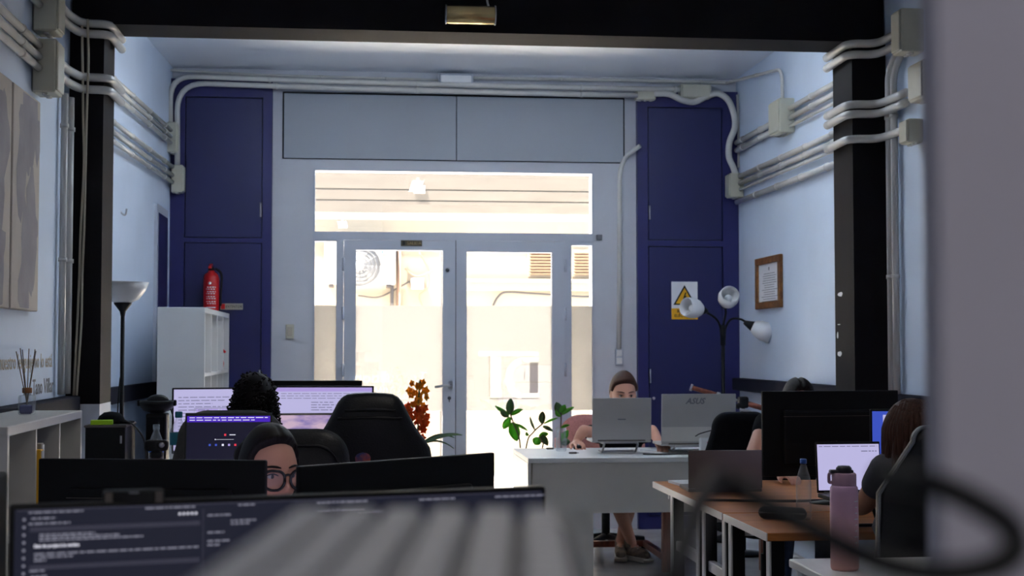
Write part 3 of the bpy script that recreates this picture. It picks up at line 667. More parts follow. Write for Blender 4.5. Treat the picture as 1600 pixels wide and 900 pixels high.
# ------------------------------------------------------------------ lights on beam and wall
q = at(735, 24, 7.77); t = thing('tube_light', 'brass cylinder light hanging on the black beam', 'light', (q.x, 7.76, q.z))
MB().lathe([(.02, -.138), (.047, -.138), (.051, -.132), (.051, .132), (.047, .138), (.02, .138)], 24, M=rot(0, PI/2, 0)).build('cylinder', MATS['brass'], t)
for s in (-1, 1): MB().tube([(s*.133, 0, 0), (s*.139, 0, 0)], .054, 24).build('end_ring', MATS['steel'], t)
MB().bx(-.05, .05, .03, .092, -.02, .02).build('bracket', MATS['steel'], t)
MB().tube(spline([(.1, .0, .05), (.095, .03, .09), (.09, .05, .2)], 5), .006, 7).build('cord', MATS['pvc'], t)
q = at(712, 124, 11.0); t = thing('emergency_light', 'small white emergency light above the header panels', 'light', (q.x, 11.0, q.z-.045))
MB().box((0, .03, .045), (.27, .12, .09), bev=.012, seg=2).build('housing', MATS['frame_metal'], t)
MB().box((0, -.035, .04), (.24, .02, .06), bev=.008, seg=2).build('diffuser', MATS['lamp_glass'], t)
# ceiling tube fittings of the rear of the room (out of view), each with its own lamp light
def ceiling_tube(x, y, e, lab):
    t = thing('ceiling_light', lab, 'light', (x, y, ZC-.06))
    MB().box((0, 0, .03), (.16, 1.25, .06), bev=.01).build('housing', MATS['frame_metal'], t)
    MB().tube([(0, -.58, -.015), (0, .58, -.015)], .016, 10).build('tube', mat('tube_glow', (1, .95, .88, 1), .3, emit=4.0), t)
    ld = bpy.data.lights.new('tube_lamp', 'AREA'); ld.shape = 'RECTANGLE'; ld.size = .14; ld.size_y = 1.2; ld.energy = e; ld.color = (1, .93, .84)
    lo = bpy.data.objects.new('tube_lamp', ld); COL.objects.link(lo); lo.location = (0, 0, -.045); lo.parent = t
ceiling_tube(-.3, -1.6, 20, 'ceiling tube light over the rear of the room, left'); ceiling_tube(1.6, -1.6, 20, 'ceiling tube light over the rear of the room, right')
ceiling_tube(.7, 4.2, 9, 'ceiling tube light above the middle desks')
def batten(x, lab):  # unseen fill lights added behind the beam to brighten the far room
    t = thing('fill_batten_light', lab, 'light', (x, 8.62, ZC-.255))
    MB().box((0, 0, .045), (1.3, .07, .05), bev=.006).build('housing', MATS['frame_metal'], t)
    for s in (-1, 1):
        MB().tube([(s*.5, 0, .06), (s*.5, 0, .255)], .008, 8).build('drop_rod', MATS['steel'], t)
        MB().tube([(-.6, s*.04, .0), (.6, s*.04, .0)], .016, 10).build('tube', mat('cool_fill_tube', (.74, .87, 1, 1), .3, emit=FILL_BATTEN), t)
FILL_BATTEN = 46.0
batten(-.2, 'twin tube batten fill light added unseen behind the beam, left'); batten(1.75, 'twin tube batten fill light added unseen behind the beam, right')
# ------------------------------------------------------------------ left wall: map panels and lettering
zt = atX(60, 157, -1.53).z; zb_ = atX(60, 487, -1.53).z
yy = [atX(p, 300, -1.53).y for p in (62, 20, 18)]
wp = yy[0]-yy[1]
mm = MATS['map_ink']
for k, lb in enumerate(('world map canvas panel nearest the black column', 'world map canvas panel cut by the left picture edge')):
    y1 = yy[0]-k*(wp+.03); t = thing('map_panel', lb, 'wall art', (-1.57, y1-wp/2, zb_), group='world map panels')
    MB().box((.02, 0, (zt-zb_)/2), (.036, wp, zt-zb_), bev=.004).build('canvas', MATS['paper'] if 0 else mat('canvas', rgb(188, 180, 172), .9, var=.04, scale=8, bump=.1, bscale=200), t)
    random.seed(40+k)
    for j in range(5):
        cy = random.uniform(-.3, .3)*wp; cz = (zt-zb_)*random.uniform(.12, .9); n = 26; ph = [random.uniform(0, 6.28) for _ in range(6)]
        R0 = random.uniform(.10, .22)
        ring = []
        for i in range(n):
            a = 2*PI*i/n; r = R0*(1+.28*math.sin(2*a+ph[0])+.2*math.sin(3*a+ph[1])+.14*math.sin(5*a+ph[2])+.1*math.sin(8*a+ph[3]))
            ring.append((max(-wp/2+.004, min(wp/2-.004, cy+r*.8*math.cos(a))), max(.01, min(zt-zb_-.01, cz+r*1.5*math.sin(a)))))
        MB().add([(.0385+.0002*j, y, z) for y, z in ring], [tuple(range(n))]).build('continent', MATS['map_ink'], t)
WL = bpy.data.objects['wall_left']
RL = Matrix(((0, 0, 1, -1.5685), (1, 0, 0, 0), (0, 1, 0, 0), (0, 0, 0, 1)))
q = atX(81, 573, -1.569); txt('nuestro lenguaje no lo está', .098, 'print_beige', 'lettering', WL, Matrix.Translation((0, q.y, q.z)) @ RL, align='RIGHT', bold=.01)
q = atX(83, 612, -1.569); txt('Tano Villar', .105, 'print_grey', 'lettering', WL, Matrix.Translation((0, q.y, q.z)) @ RL, align='RIGHT', bold=.01)
# coat hook
q = atX(183, 331, XL(8.6)); tag(MB().tube(spline([(XL(8.6), q.y, q.z+.04), (XL(8.6)+.02, q.y, q.z), (XL(8.6)+.05, q.y, q.z-.02), (XL(8.6)+.06, q.y, q.z+.02)], 5), .006, 7).build('coat_hook', MATS['steel']), 'small metal coat hook on the far left wall', 'hook')
# ================================================================== furniture builders
def outline(w, h, top=.75, n=10, rt=.45, rb=.2, waist=0.0, mid=.62, mw=None):          # rounded back outline in XZ, base at z=0
    P = []
    wb = w/2; wt = w/2*top
    r1 = rt*wt; r2 = rb*wb
    for k in range(n+1):
        a = -PI/2+PI/2*k/n; P.append((wb-r2+r2*math.cos(a), r2+r2*math.sin(a)))
    if waist: P.append((wb*(1-waist), h*.35))
    P.append((wb*.5+wt*.5+.02*w if mw is None else wb*mw, h*mid))
    for k in range(n+1):
        a = PI/2*k/n; P.append((wt-r1+r1*math.cos(a), h-r1+r1*math.sin(a)))
    return P+[(-x, z) for x, z in reversed(P)]
def swivel_base(t, mm='black_plastic'):
    for k in range(5):
        a = 2*PI*k/5+.3; c, s = math.cos(a), math.sin(a)
        MB().tube([(0.03*c, .03*s, .10), (.30*c, .30*s, .07)], [.026, .018], 8).build('leg', MATS[mm], t)
        MB().tube([(.30*c-.02*s, .30*s+.02*c, .03), (.30*c+.02*s, .30*s-.02*c, .03)], .03, 12).build('caster', MATS['black_plastic'], t)
    MB().tube([(0, 0, .08), (0, 0, .30)], .03, 12).tube([(0, 0, .28), (0, 0, .42)], .016, 10).build('gas_lift', MATS['black_plastic'], t)
def office_chair(label, loc, rz, w=.5, top=1.2, ztop=.75, mm='black_leather', group=None, piping=None, arms=True, tilt=.12, name='office_chair', ridge=True, mid=.62, mw=None, rt=.55, crease=False, poly=None):
    t = thing(name, label, 'chair', (loc[0], loc[1], 0), rz, group)
    swivel_base(t)
    MB().pad([(x, z) for x, z in outline(.5, .5, .95, 6, .3, .3)], 0, .10, .05, M=Matrix(((1, 0, 0, 0), (0, 0, -1, .25), (0, 1, 0, .41), (0, 0, 0, 1)))).build('seat', MATS[mm], t)
    h = (top-.50)/math.cos(tilt)
    M = rot(-tilt, 0, 0, (0, .22-0, .50))
    pol = outline(w, h, ztop, 10, rt, .25, mid=mid, mw=mw) if poly is None else [(x*s*.95, h-d) for s, seq in ((1, poly[::-1]), (-1, poly)) for x, d in seq]
    b = MB().pad(pol, -.04, .06, .05, M=M, bulge=.008).build('backrest', MATS[mm], t)
    if ridge:
        k = .84; cz = h*.5
        ring = [(x*k, cz+(z-cz)*k) for x, z in pol]
        MB().tube([(x, .062, z) for x, z in ring]+[(ring[0][0], .062, ring[0][1])], .006, 6, M=M).build('seam', MATS[mm], b)
        MB().tube([(x*k, -.042, cz+(z-cz)*k) for x, z in pol+[pol[0]]], .005, 6, M=M).build('seam', MATS[mm], b)
        pl = [(-w*ztop*.27, h*.80), (w*ztop*.27, h*.80), (w*ztop*.30, h*.86), (-w*ztop*.30, h*.86)]
        MB().prism(pl, .060, .072, M=M).build('headrest_slot', MATS['black_plastic'], b)
    if crease:
        for dz, ww in ((.055, .21), (.085, .27)): MB().tube(spline([(-w*ww, .055, h-dz-.006), (0, .066, h-dz), (w*ww, .055, h-dz-.006)], 6), .006, 6, M=M).build('crease', MATS[mm], b)
    if piping:
        MB().tube([(x*1.0, .03, z) for x, z in pol+[pol[0]]], .005, 6, M=M).build('piping', MATS[piping], b)
    if arms:
        for s in (-1, 1):
            a = MB().tube(smoothpath([(s*.22, .05, .44), (s*.29, .05, .46), (s*.29, .05, .64)], 4, .03), .016, 8).build('armrest', MATS['black_plastic'], t)
            MB().box((s*.29, .02, .655), (.07, .26, .03), bev=.012, seg=2).build('arm_pad', MATS['black_plastic'], a)
    return t
def monitor(label, loc, rz, w, zb, zt, scr=None, group=None, deskz=.75, name='monitor', thick=.035, bez=.008, base=True):
    """screen faces local -Y; origin on the desk"""
    t = thing(name, label, 'monitor', (loc[0], loc[1], deskz), rz, group); a, b = zb-deskz, zt-deskz; h = b-a
    hs = MB().box((0, 0, a+h/2), (w, thick*.5, h), bev=.004, seg=2).box((0, thick*.4, a+h*.45), (w*.72, thick*.7, h*.66), bev=.012, seg=2).build('housing', MATS['black_plastic'], t)
    MB().bx(-w/2+bez, w/2-bez, -thick*.25-.001, -thick*.25+.004, a+bez*2, b-bez).build('screen', MATS[scr or 'black_gloss'], t)
    MB().bx(-w*.36, w*.36, thick*.76, thick*.76+.002, a+h*.70, a+h*.705).bx(-.03, .03, thick*.74, thick*.74+.004, a+h*.2, a+h*.24).build('back_detail', MATS['graphite'], t)
    if base:
        MB().tube(smoothpath([(0, .07, .01), (0, .07, a*.7+.05), (0, thick*.7, a+h*.4)], 4, .04), .022, 10, flat=.7).build('stand', MATS['black_plastic'], t)
        MB().lathe([(.12, 0), (.12, .006), (.04, .014), (.03, .02)], 24, c=(0, .05, 0), sy=.8).build('base', MATS['black_plastic'], t)
    t['_a'] = a; t['_b'] = b; del t['_a']; del t['_b']
    return t
def bars(t, name, mm, rects, y):                                      # flat marks on a screen, local XZ
    m = MB()
    for x0, z0, x1, z1 in rects: m.bx(x0, x1, y-.0006, y, min(z0, z1), max(z0, z1))
    o = m.build(name, MATS[mm], t); o['kind'] = 'stuff'; return o
def textlines(x0, x1, z, h, seed, k=.012):
    random.seed(seed); out = []; x = x0
    while x < x1:
        l = random.uniform(.6, 2.2)*k; out.append((x, z, min(x+l, x1), z+h)); x += l+.35*k
    return out
def laptop(label, loc, rz, w, d, lidh, tilt, z, mm='silver', scr='scr_white', name='laptop', group=None):
    """lid hinge at local y=+d/2, screen faces local -Y when open"""
    t = thing(name, label, 'laptop', (loc[0], loc[1], z), rz, group)
    bs = MB().box((0, 0, .009), (w, d, .016), bev=.004, seg=2).build('base', MATS[mm], t)
    MB().box((0, d*.12, .0175), (w*.86, d*.45, .001)).build('keyboard', MATS['keyboard_dark'], bs)
    MB().box((0, -d*.3, .0175), (w*.3, d*.25, .001)).build('touchpad', MATS[mm], bs)
    M = rot(-tilt, 0, 0, (0, d/2, .018))
    ld = MB().box((0, .003, lidh/2), (w, .008, lidh), M=M, bev=.003, seg=2).build('lid', MATS[mm], t)
    MB().box((0, -.0012, lidh/2), (w*.985, .001, lidh*.98), M=M).build('bezel', MATS['black_gloss'], ld)
    MB().box((0, -.0020, lidh/2), (w*.955, .001, lidh*.90), M=M).build('screen', MATS[scr], ld)
    MB().tube([(-w*.4, d/2, .016), (w*.4, d/2, .016)], .007, 8).build('hinge', MATS['graphite'], t)
    return t, ld, M
def laptop_stand(label, loc, rz, w, d, h, z, mm='steel'):
    t = thing('laptop_stand', label, 'stand', (loc[0], loc[1], z), rz)
    for s in (-1, 1):
        MB().tube(smoothpath([(s*w*.3, -d*.45, h-.006), (s*w*.3, d*.45, h-.006), (s*w*.3, d*.1, .008), (s*w*.3, -d*.45, .008)], 4, .02), .007, 8).build('arm', MATS[mm], t)
    MB().box((0, .1*d, h-.006), (w*.62, .03, .010), bev=.003).build('crossbar', MATS[mm], t)
    MB().box((0, -d*.2, .008), (w*.62, .03, .010), bev=.003).build('foot_bar', MATS[mm], t)
    return t
def desk(label, x0, x1, y0, y1, z, mm='white_lam', legm='metal_white', th=.028, group=None, edge=None, rungs=True, name='desk', inset=.04):
    t = thing(name, label, 'desk', ((x0+x1)/2, (y0+y1)/2, 0), 0, group); w = (x1-x0)/2; d = (y1-y0)/2
    top = MB().box((0, 0, z-th/2), (2*w, 2*d, th), bev=.003).build('top', MATS[mm], t)
    if edge:
        MB().bx(-w-.003, -w+.001, -d, d, z-th, z-.001).build('edge_band', MATS[edge], top)
    for sx in (-1, 1):
        for sy in (-1, 1):
            lg = MB().box((sx*(w-.045), sy*(d-(inset if sy > 0 else .04)), (z-th)/2), (.05, .05, z-th), bev=.003).build('leg', MATS['black_plastic' if edge else legm], t)
            if edge: MB().box((sx*(w-.045)-.028, sy*(d-(inset if sy > 0 else .04)), (z-th)/2), (.008, .046, z-th), bev=.002).build('lit_side_strip', MATS[legm], lg)  # pale strip paints door light onto the dark leg's left side
        if rungs: MB().box((sx*(w-.045), (.04-inset)/2, .48 if edge else .30), (.03, 2*d-.09-inset, .045), bev=.003).build('rung', MATS[legm], t)
    MB().box((0, d-.04, z-th-.03), (2*w-.14, .025, .05)).build('apron', MATS[legm], t)
    return t
def bottle(label, loc, h, r, z, liq=None, cap='blue_plastic', lab=None, lz=(.3, .5), sh=.62):
    t = thing('water_bottle', label, 'bottle', (loc[0], loc[1], z))
    pr = [(r*.85, 0), (r, .01), (r, h*.08), (r*.94, h*.12), (r, h*.16), (r, h*.30), (r*.94, h*.34), (r, h*.38), (r, h*sh), (r*.85, h*(sh+.10 if sh < .7 else sh+.05)), (r*.42, h*.91), (r*.36, h*.94), (r*.36, h)]
    MB().lathe(pr, 20).build('body', MATS['bottle_glass'], t)
    MB().lathe([(r*.42, h*.95), (r*.44, h*.96), (r*.44, h*1.02), (r*.38, h*1.03)], 18).build('cap', MATS[cap], t)
    if lab: MB().lathe([(r*1.015, h*lz[0]), (r*1.015, h*lz[1])], 20, cap=False).build('label_band', MATS[lab], t)
    return t
def open_shelf(label, x0, x1, y0, y1, z1, cols, rows, ax, th=.03, mm='white_lam', face=1):
    """cube shelf running along Y, open towards +X"""
    t = thing('cube_shelf', label, 'shelf', ((x0+x1)/2, (y0+y1)/2, 0)); w = (x1-x0)/2; d = (y1-y0)/2
    MB().bx(-w, w, -d, -d+th, 0, z1-th).build('side_panel', MATS[mm], t); MB().bx(-w, w, d-th, d, 0, z1-th).build('side_panel', MATS[mm], t)
    MB().bx(-w, w, -d, d, z1-th-.005, z1, bev=.003).build('top_panel', MATS[mm], t); MB().bx(-w, w, -d+th, d-th, 0.0, th).build('bottom_panel', MATS[mm], t)
    MB().bx(-w, -w+.006, -d+th, d-th, th, z1-th).build('back_panel', MATS[mm], t)
    cw = (2*d-2*th)/cols
    for k in range(1, cols): y = -d+th+k*cw; MB().bx(-w+.006, w-.002, y-.011, y+.011, th, z1-th).build('divider', MATS[mm], t)
    rh = (z1-2*th)/rows
    for k in range(1, rows): z = th+k*rh; MB().bx(-w+.006, w-.001, -d+th, d-th, z-.010, z+.010).build('shelf_board', MATS[mm], t)
    return t, cw, rh
# ================================================================== left side of the room
# far white cube shelf
xa, xb = at(246, 500, 9.3).x, at(320, 500, 9.3).x
zS = at(300, 480, 9.3).z
t, cw, rh = open_shelf('tall white cube shelf under the fire extinguisher by the blue cabinet', xa, xb, 9.3, 11.02, zS, 4, 4, 1)
tag(MB().lathe([(.05, 0), (.06, .05), (.045, .10), (.02, .12), (.02, .15)], 16).tube([(0, 0, .13), (.04, -.02, .16), (.07, -.03, .13)], .01, 7).build('red_spray_can', MATS['red_paint']), 'small red bottle inside the far cell of the tall white shelf', 'bottle').location = (xb-.07, 10.75, .03+3*rh+.011)
# fire extinguisher on the wall
q = at(329, 483, 10.85); t = thing('fire_extinguisher', 'red fire extinguisher mounted over the tall white shelf', 'extinguisher', (at(330, 470, 10.95).x, 10.95, zS+.002))
hE = at(330, 412, 10.95).z-zS-.002
MB().lathe([(.05, 0), (.058, .015), (.060, .04), (.060, hE*.70), (.050, hE*.78), (.024, hE*.83), (.022, hE*.86)], 22).build('cylinder', MATS['red_paint'], t)
MB().lathe([(.022, hE*.85), (.024, hE*.9), (.014, hE*.93)], 12).box((.0, -.01, hE*.93), (.02, .09, .018)).build('valve', MATS['black_plastic'], t)
MB().box((.005, -.02, hE*.98), (.022, .11, .014), M=rot(.25, 0, 0, (0, 0, .0))).build('lever', MATS['red_paint'], t)
MB().tube(spline([(.03, 0, hE*.9), (.075, -.01, hE*.78), (.072, -.01, hE*.4), (.07, -.01, hE*.15)], 6), .009, 8).build('hose', MATS['black_plastic'], t)
m = MB()
for k in range(9):
    a0 = -PI/2-.75+k*.165
    for j in range(2): pass
m.lathe([(.0606, hE*.08), (.0606, hE*.62)], 40, cap=False); 
lab = MB()
for k in range(11):
    a = -PI/2-.55+k*.11; a2 = a+.11
    lab.quad((.0608*math.cos(a), .0608*math.sin(a), hE*.1), (.0608*math.cos(a2), .0608*math.sin(a2), hE*.1), (.0608*math.cos(a2), .0608*math.sin(a2), hE*.12), (.0608*math.cos(a), .0608*math.sin(a), hE*.12))
    for z in (.18, .22, .28, .32, .38, .42, .47, .51):
        if (k*7+int(z*100)) % 3: lab.quad((.0609*math.cos(a), .0609*math.sin(a), hE*z), (.0609*math.cos(a2), .0609*math.sin(a2), hE*z), (.0609*math.cos(a2), .0609*math.sin(a2), hE*(z+.018)), (.0609*math.cos(a), .0609*math.sin(a), hE*(z+.018)))
lab.build('printed_label', MATS['print_white'], t)['kind'] = 'stuff'
MB().lathe([(.012, 0), (.012, .003)], 14, M=rot(PI/2, 0, 0, (-.005, -.0585, hE*.6))).build('gauge', MATS['print_white'], t)
MB().bx(-.03, .03, .058, .11, hE*.5, hE*.56).build('wall_bracket', MATS['black_plastic'], t)
# near white cube cabinet with reed diffuser
zc = 1.15; xf = atZ(12, 667, zc).x; yc0 = atZ(12, 667, zc).y; yc1 = atZ(127, 641, zc).y
t, cw, rh = open_shelf('white cube cabinet along the near left wall with a reed diffuser', xf-.365, xf, yc0, yc1, zc, 3, 3, 1, mm='desk_white')
for k, (yo, hh, mm, lb) in enumerate(((.03, .27, 'yellow_board', 'yellow binder standing in the near white cabinet'), (.09, .29, 'print_beige', 'beige folder beside the yellow binder'), (.14, .26, 'blue_paint', 'dark blue binder standing in the near white cabinet'))):
    t = thing('binder', lb, 'binder', (xf-.108-.012*k, yc0+.03+cw+yo+.007, .03+2*rh+.012))
    MB().box((0, 0, hh/2), (.24, .045, hh), bev=.003).build('cover', MATS[mm], t); MB().box((.004, 0, hh/2), (.24, .033, hh-.012)).build('pages', MATS['paper'], t)
q = atZ(42, 648, zc); t = thing('reed_diffuser', 'glass reed diffuser with wooden sticks on the near white cabinet', 'diffuser', (q.x, q.y, zc))
MB().box((0, 0, .04), (.06, .06, .08), bev=.008, seg=2).lathe([(.016, .08), (.014, .1), (.017, .105)], 14).build('glass_jar', MATS['bottle_glass'], t)
MB().box((0, 0, .022), (.05, .05, .036), bev=.006).build('liquid', mat('liquid_blue', rgb(60, 60, 110), .2, var=.05), t)
MB().lathe([(.019, .088), (.020, .092), (.020, .108), (.016, .11)], 14).build('collar', MATS['wood_frame'], t)
for k, (dx, dy) in enumerate(((-.02, -.11), (-.01, -.05), (.0, .02), (.02, .04), (.01, .10), (-.03, .0))):
    MB().tube([(-dx*.1, -dy*.1, .02), (dx, dy, .27-abs(dy)*.12)], .0018, 6).build('reed', mat('reed_brown', rgb(110, 98, 88), .8, var=.08), t)
# floor lamp (uplighter)
q = at(192, 470, 8.48); t = thing('floor_lamp', 'black floor lamp with white bowl shade behind the left column', 'lamp', (q.x, q.y, 0))
zl = at(192, 441, 8.48).z
MB().lathe([(.13, 0), (.13, .015), (.03, .03), (.012, .04)], 28).build('base', MATS['black_plastic'], t)
MB().tube([(0, 0, .03), (0, 0, zl-.13)], .012, 10).build('pole', MATS['black_plastic'], t)
MB().lathe([(.012, zl-.20), (.018, zl-.17), (.052, zl-.125), (.05, zl-.12)], 20).build('socket_cone', MATS['black_plastic'], t)
MB().lathe([(.045, zl-.12), (.09, zl-.10), (.128, zl-.05), (.148, zl), (.143, zl), (.12, zl-.045), (.085, zl-.09), (.03, zl-.105)], 32, cap=False).build('bowl_shade', MATS['lamp_glass'], t)
MB().box((-.02, -.012, 1.0), (.024, .02, .09), bev=.005).tube(spline([(-.02, -.012, 1.04), (-.016, -.014, 1.15), (-.008, -.013, 1.25)], 4), .004, 6).tube(spline([(-.02, -.012, .96), (-.01, -.014, .8), (0, -.013, .6)], 4), .004, 6).build('switch', MATS['black_plastic'], t)
# long desk of the far left group
YD0, YD1 = 6.75, 7.72
desk('long white desk under the far left monitors', -1.40, .62, YD0, YD1, .75)
# black computer box with mouse and sticky notes
q0, q1 = at(134, 690, 6.95), at(200, 690, 6.95); zt = at(170, 664, 6.95).z
t = thing('computer_tower', 'black computer box with lime notes on top by the floor lamp', 'computer', ((q0.x+q1.x)/2, 7.05, .752)); wp_ = (q1.x-q0.x)/2; hp = zt-.752
MB().box((0, 0, hp/2), (2*wp_-.01, .30, hp), bev=.008, seg=2).build('case', MATS['black_plastic'], t)
MB().box((0, 0, hp-.004), (2*wp_, .31, .012), bev=.004).build('top_cover', MATS['graphite'], t)
MB().tube([(wp_*.75, -.152, hp*.72), (wp_*.75, -.152, hp*.84)], .005, 8).build('power_button', MATS['steel'], t)
q = at(168, 655, 6.95); t = thing('soft_hat', 'black soft hat lying on the black computer box', 'hat', (q.x, 7.05, zt+.003))
MB().lathe([(.075, 0), (.078, .012), (.066, .035), (.04, .052), (.01, .056)], 22, sx=.85).build('crown', MATS['shirt_black'], t)
MB().prism([(.04, .0), (.10, .0), (.105, .008), (.04, .012)], -.05, .05).build('brim', MATS['shirt_black'], t)
q = at(156, 659, 6.88); t = thing('sticky_note_pad', 'lime green sticky note pad on the black computer box', 'note pad', (q.x, 6.935, zt+.003), .1)
MB().box((0, 0, .010), (.10, .06, .020), bev=.001).build('pad', MATS['lime'], t); MB().box((0.0, 0, .0205), (.098, .058, .001)).build('top_sheet', MATS['lime'], t)
# black tower speaker with a black hood on top
q = at(245, 660, 7.25); zt = at(245, 646, 7.25).z
t = thing('speaker', 'slim black tower speaker between the bottles and the lamp', 'speaker', (q.x, 7.28, .752)); hs = zt-.752
MB().box((0, 0, hs/2), (.10, .12, hs), bev=.008, seg=2).build('cabinet', MATS['black_plastic'], t)
MB().box((0, -.062, hs*.5), (.085, .006, hs*.9), bev=.002).build('grille', MATS['grey_fabric'] if 0 else MATS['shirt_black'], t)
t = thing('black_headset', 'black padded headband headset resting on the slim tower speaker', 'headset', (q.x, 7.26, zt+.002))
m = MB(); m.lathe([(.03, 0), (.065, .012), (.088, .04), (.092, .058), (.084, .062), (.074, .045), (.05, .03), (.02, .028)], 28, sy=.8); m.build('hood', MATS['black_leather'], t)
MB().ell((.0, .02, .06), (.055, .04, .032)).build('cushion', MATS['black_leather'], t)
for s in (-1, 1): MB().box((s*.088, -.01, .05), (.014, .03, .03), bev=.004).build('clip', MATS['black_plastic'], t)
MB().tube(spline([(.07, -.03, .02), (.085, -.04, -.03), (.08, -.05, -.10)], 5), .0035, 6).build('cord', MATS['black_plastic'], t)
# loose cable from the computer box
tag(MB().tube(spline([at(196, 657, 7.05), at(206, 662, 6.9), at(216, 672, 6.85), at(224, 685, 6.85), at(227, 700, 6.9), at(229, 720, 6.9), V(at(229, 730, 6.9).x, 6.9, .757)], 6), .004, 6).build('loose_cable', MATS['cable_dark']), 'thin black cable drooping beside the black computer box', 'cable')
bottle('clear water bottle with blue label band in front of the tower speaker', at(244, 690, 6.85), .30, .036, .752, cap='bottle_glass', lab='blue_plastic', lz=(.60, .72), sh=.73)
bottle('water bottle with teal cap and teal label left of the far monitor', at(279, 690, 6.82), .36, .040, .752, cap='teal_label', lab='teal_label', lz=(.60, .76), sh=.77)
# far left monitors
def mon_px(label, x0, x1, ytop, Y0, Y1, h, scr, **k):
    a, b = at(x0, ytop[0], Y0), at(x1, ytop[1], Y1); c = (a+b)/2; w = math.hypot(b.x-a.x, b.y-a.y); rz = math.atan2(b.y-a.y, b.x-a.x)
    zt = (a.z+b.z)/2
    return monitor(label, (c.x, c.y), rz, w, zt-h, zt, scr, **k), w, zt
t, w_, zt = mon_px('far left monitor showing a white document table', 269, 423, (606, 605), 7.30, 7.40, .33, 'scr_white')
hz = zt-.75; R_ = []
for k in range(16): R_ += textlines(-w_/2+.03, -w_/2+random.uniform(.12, .5)*w_+.1, hz-.05-.016*k, .004, 100+k, .02)
bars(t, 'screen_text', 'scr_grey', R_+[(-w_*.28, hz-.30, -w_*.278, hz-.1), (-w_*.02, hz-.30, -w_*.018, hz-.1), (-w_*.28, hz-.105, w_*.3, hz-.102)], -.0105)
bars(t, 'screen_panel', 'scr_lilac', [(-w_*.26, hz-.12, -w_*.04, hz-.108), (0, hz-.16, w_*.3, hz-.11)], -.0100)
t, w_, zt = mon_px('far monitor with lilac page behind the black gaming chair', 427, 584, (603, 603), 7.36, 7.32, .33, 'scr_lilac')
hz = zt-.75; R_ = []
for k in range(3): R_ += textlines(-w_*.42, w_*.3, hz-.04-.012*k, .003, 130+k, .02)
for k in range(4): R_ += textlines(-w_*.12, w_*.1+.05*(k % 2), hz-.085-.013*k, .004, 140+k, .02)
bars(t, 'screen_text', 'scr_grey', R_, -.0105)
bars(t, 'screen_panel', 'scr_white', [(-w_*.48, hz-.30, w_*.48, hz-.028)], -.0099)
t, w_, zt = mon_px('back of the black monitor standing behind the lilac screen', 566, 425, (595, 594), 7.66, 7.66, .33, None)
t, ld, M = laptop('laptop with purple sky wallpaper below the lilac monitor', (at(470, 660, 7.05).x, 6.98), .02, .36, .20, .22, .15, .755, 'black_plastic', 'scr_sky')
q = at(470, 644, 7.09); dz = q.z-.755-.018-.22; t.location.z += 0
t.location.z = .752+max(0, dz)
if dz > .01: laptop_stand('low stand under the laptop with the sky wallpaper', (t.location.x, 6.98), .02, .36, .20, t.location.z-.752, .752, 'black_plastic')
# chair and screen in front of the curly-haired person
CUR = at(398, 625, 6.42)
office_chair('dark grey office chair of the curly-haired person', (at(360, 700, 6.1).x, 6.40), PI, .53, at(350, 641, 6.15).z, .84, mm='grey_fabric', tilt=.06, ridge=False)
desk('white desk under the purple laptop screen', -1.05, -.27, 4.95, 5.55, .74)
zt = at(355, 645, 5.42).z; wL = at(425, 650, 5.42).x-at(289, 650, 5.42).x
t, ld, M = laptop('laptop showing a dark navy page with purple toolbar', (at(357, 650, 5.42).x, 5.28), -.01, wL, .23, .235, .12, zt-.018-.235*math.cos(.12), 'black_plastic', 'scr_navy')
zl_ = t.location.z
laptop_stand('tall stand carrying the navy-screened laptop', (t.location.x, 5.28), 0, wL, .22, zl_-.742, .742, 'black_plastic')
def onlid(ld, M, rects, mm, name, y=-.0028):
    m = MB()
    for x0, z0, x1, z1 in rects: m.bx(x0, x1, y-.0004, y, min(z0, z1), max(z0, z1))
    o = m.build(name, MATS[mm], ld, M); o['kind'] = 'stuff'; return o
onlid(ld, M, [(-wL*.477, .200, wL*.477, .2225)], 'scr_purple', 'toolbar')
onlid(ld, M, textlines(-wL*.45, wL*.45, .215, .003, 11, .015)+textlines(-wL*.45, wL*.3, .206, .003, 12, .015), 'scr_bright', 'toolbar_text', -.0034)
onlid(ld, M, [(.004, .151, .026, .154), (-.05, .1335, -.046, .1375), (-.045, .1348, .02, .1358)], 'scr_bright', 'page_text')
for k, (x, z, mm) in enumerate(((-.012, .1525, 'scr_red'), (-.068, .115, 'scr_blue'), (-.045, .115, 'scr_blue'), (-.02, .115, 'scr_bright'), (.003, .115, 'scr_lilac'), (.026, .115, 'scr_red'))):
    onlid(ld, M, [(x-.0038, z-.0038, x+.0038, z+.0038)], mm, 'icon')
# black gaming chair
q = at(578, 700, 5.5)
office_chair('large black leather gaming chair in front of the orange orchid', (q.x, 5.72), PI, at(668, 690, 5.55).x-at(487, 690, 5.55).x-.0, at(575, 612, 5.62).z, .60, mm='black_leather', tilt=.08, name='gaming_chair', ridge=False, crease=True, poly=[(.02, -.002), (.06, .0), (.09, .004), (.112, .016), (.128, .034), (.142, .06), (.158, .09), (.176, .122), (.196, .152), (.222, .182), (.24, .21), (.247, .25), (.245, .40), (.235, .60), (.21, .70), (.16, .73)])
# patterned pouch hanging behind the chair
q = at(567, 712, 5.40); t = thing('patterned_pouch', 'colourful patterned pouch on the back of the black gaming chair', 'pouch', (q.x, 5.415, q.z-.04))
m = MB().ell((0, 0, .035), (.062, .028, .048)); m.build('pouch', mat('patterned_cloth', rgb(60, 62, 110), .9, col2=rgb(190, 90, 60), scale=26), t)
MB().tube(spline([(-.05, .02, .05), (0, .045, .09), (.05, .02, .05)], 5), .006, 6).build('strap', MATS['shirt_black'], t)
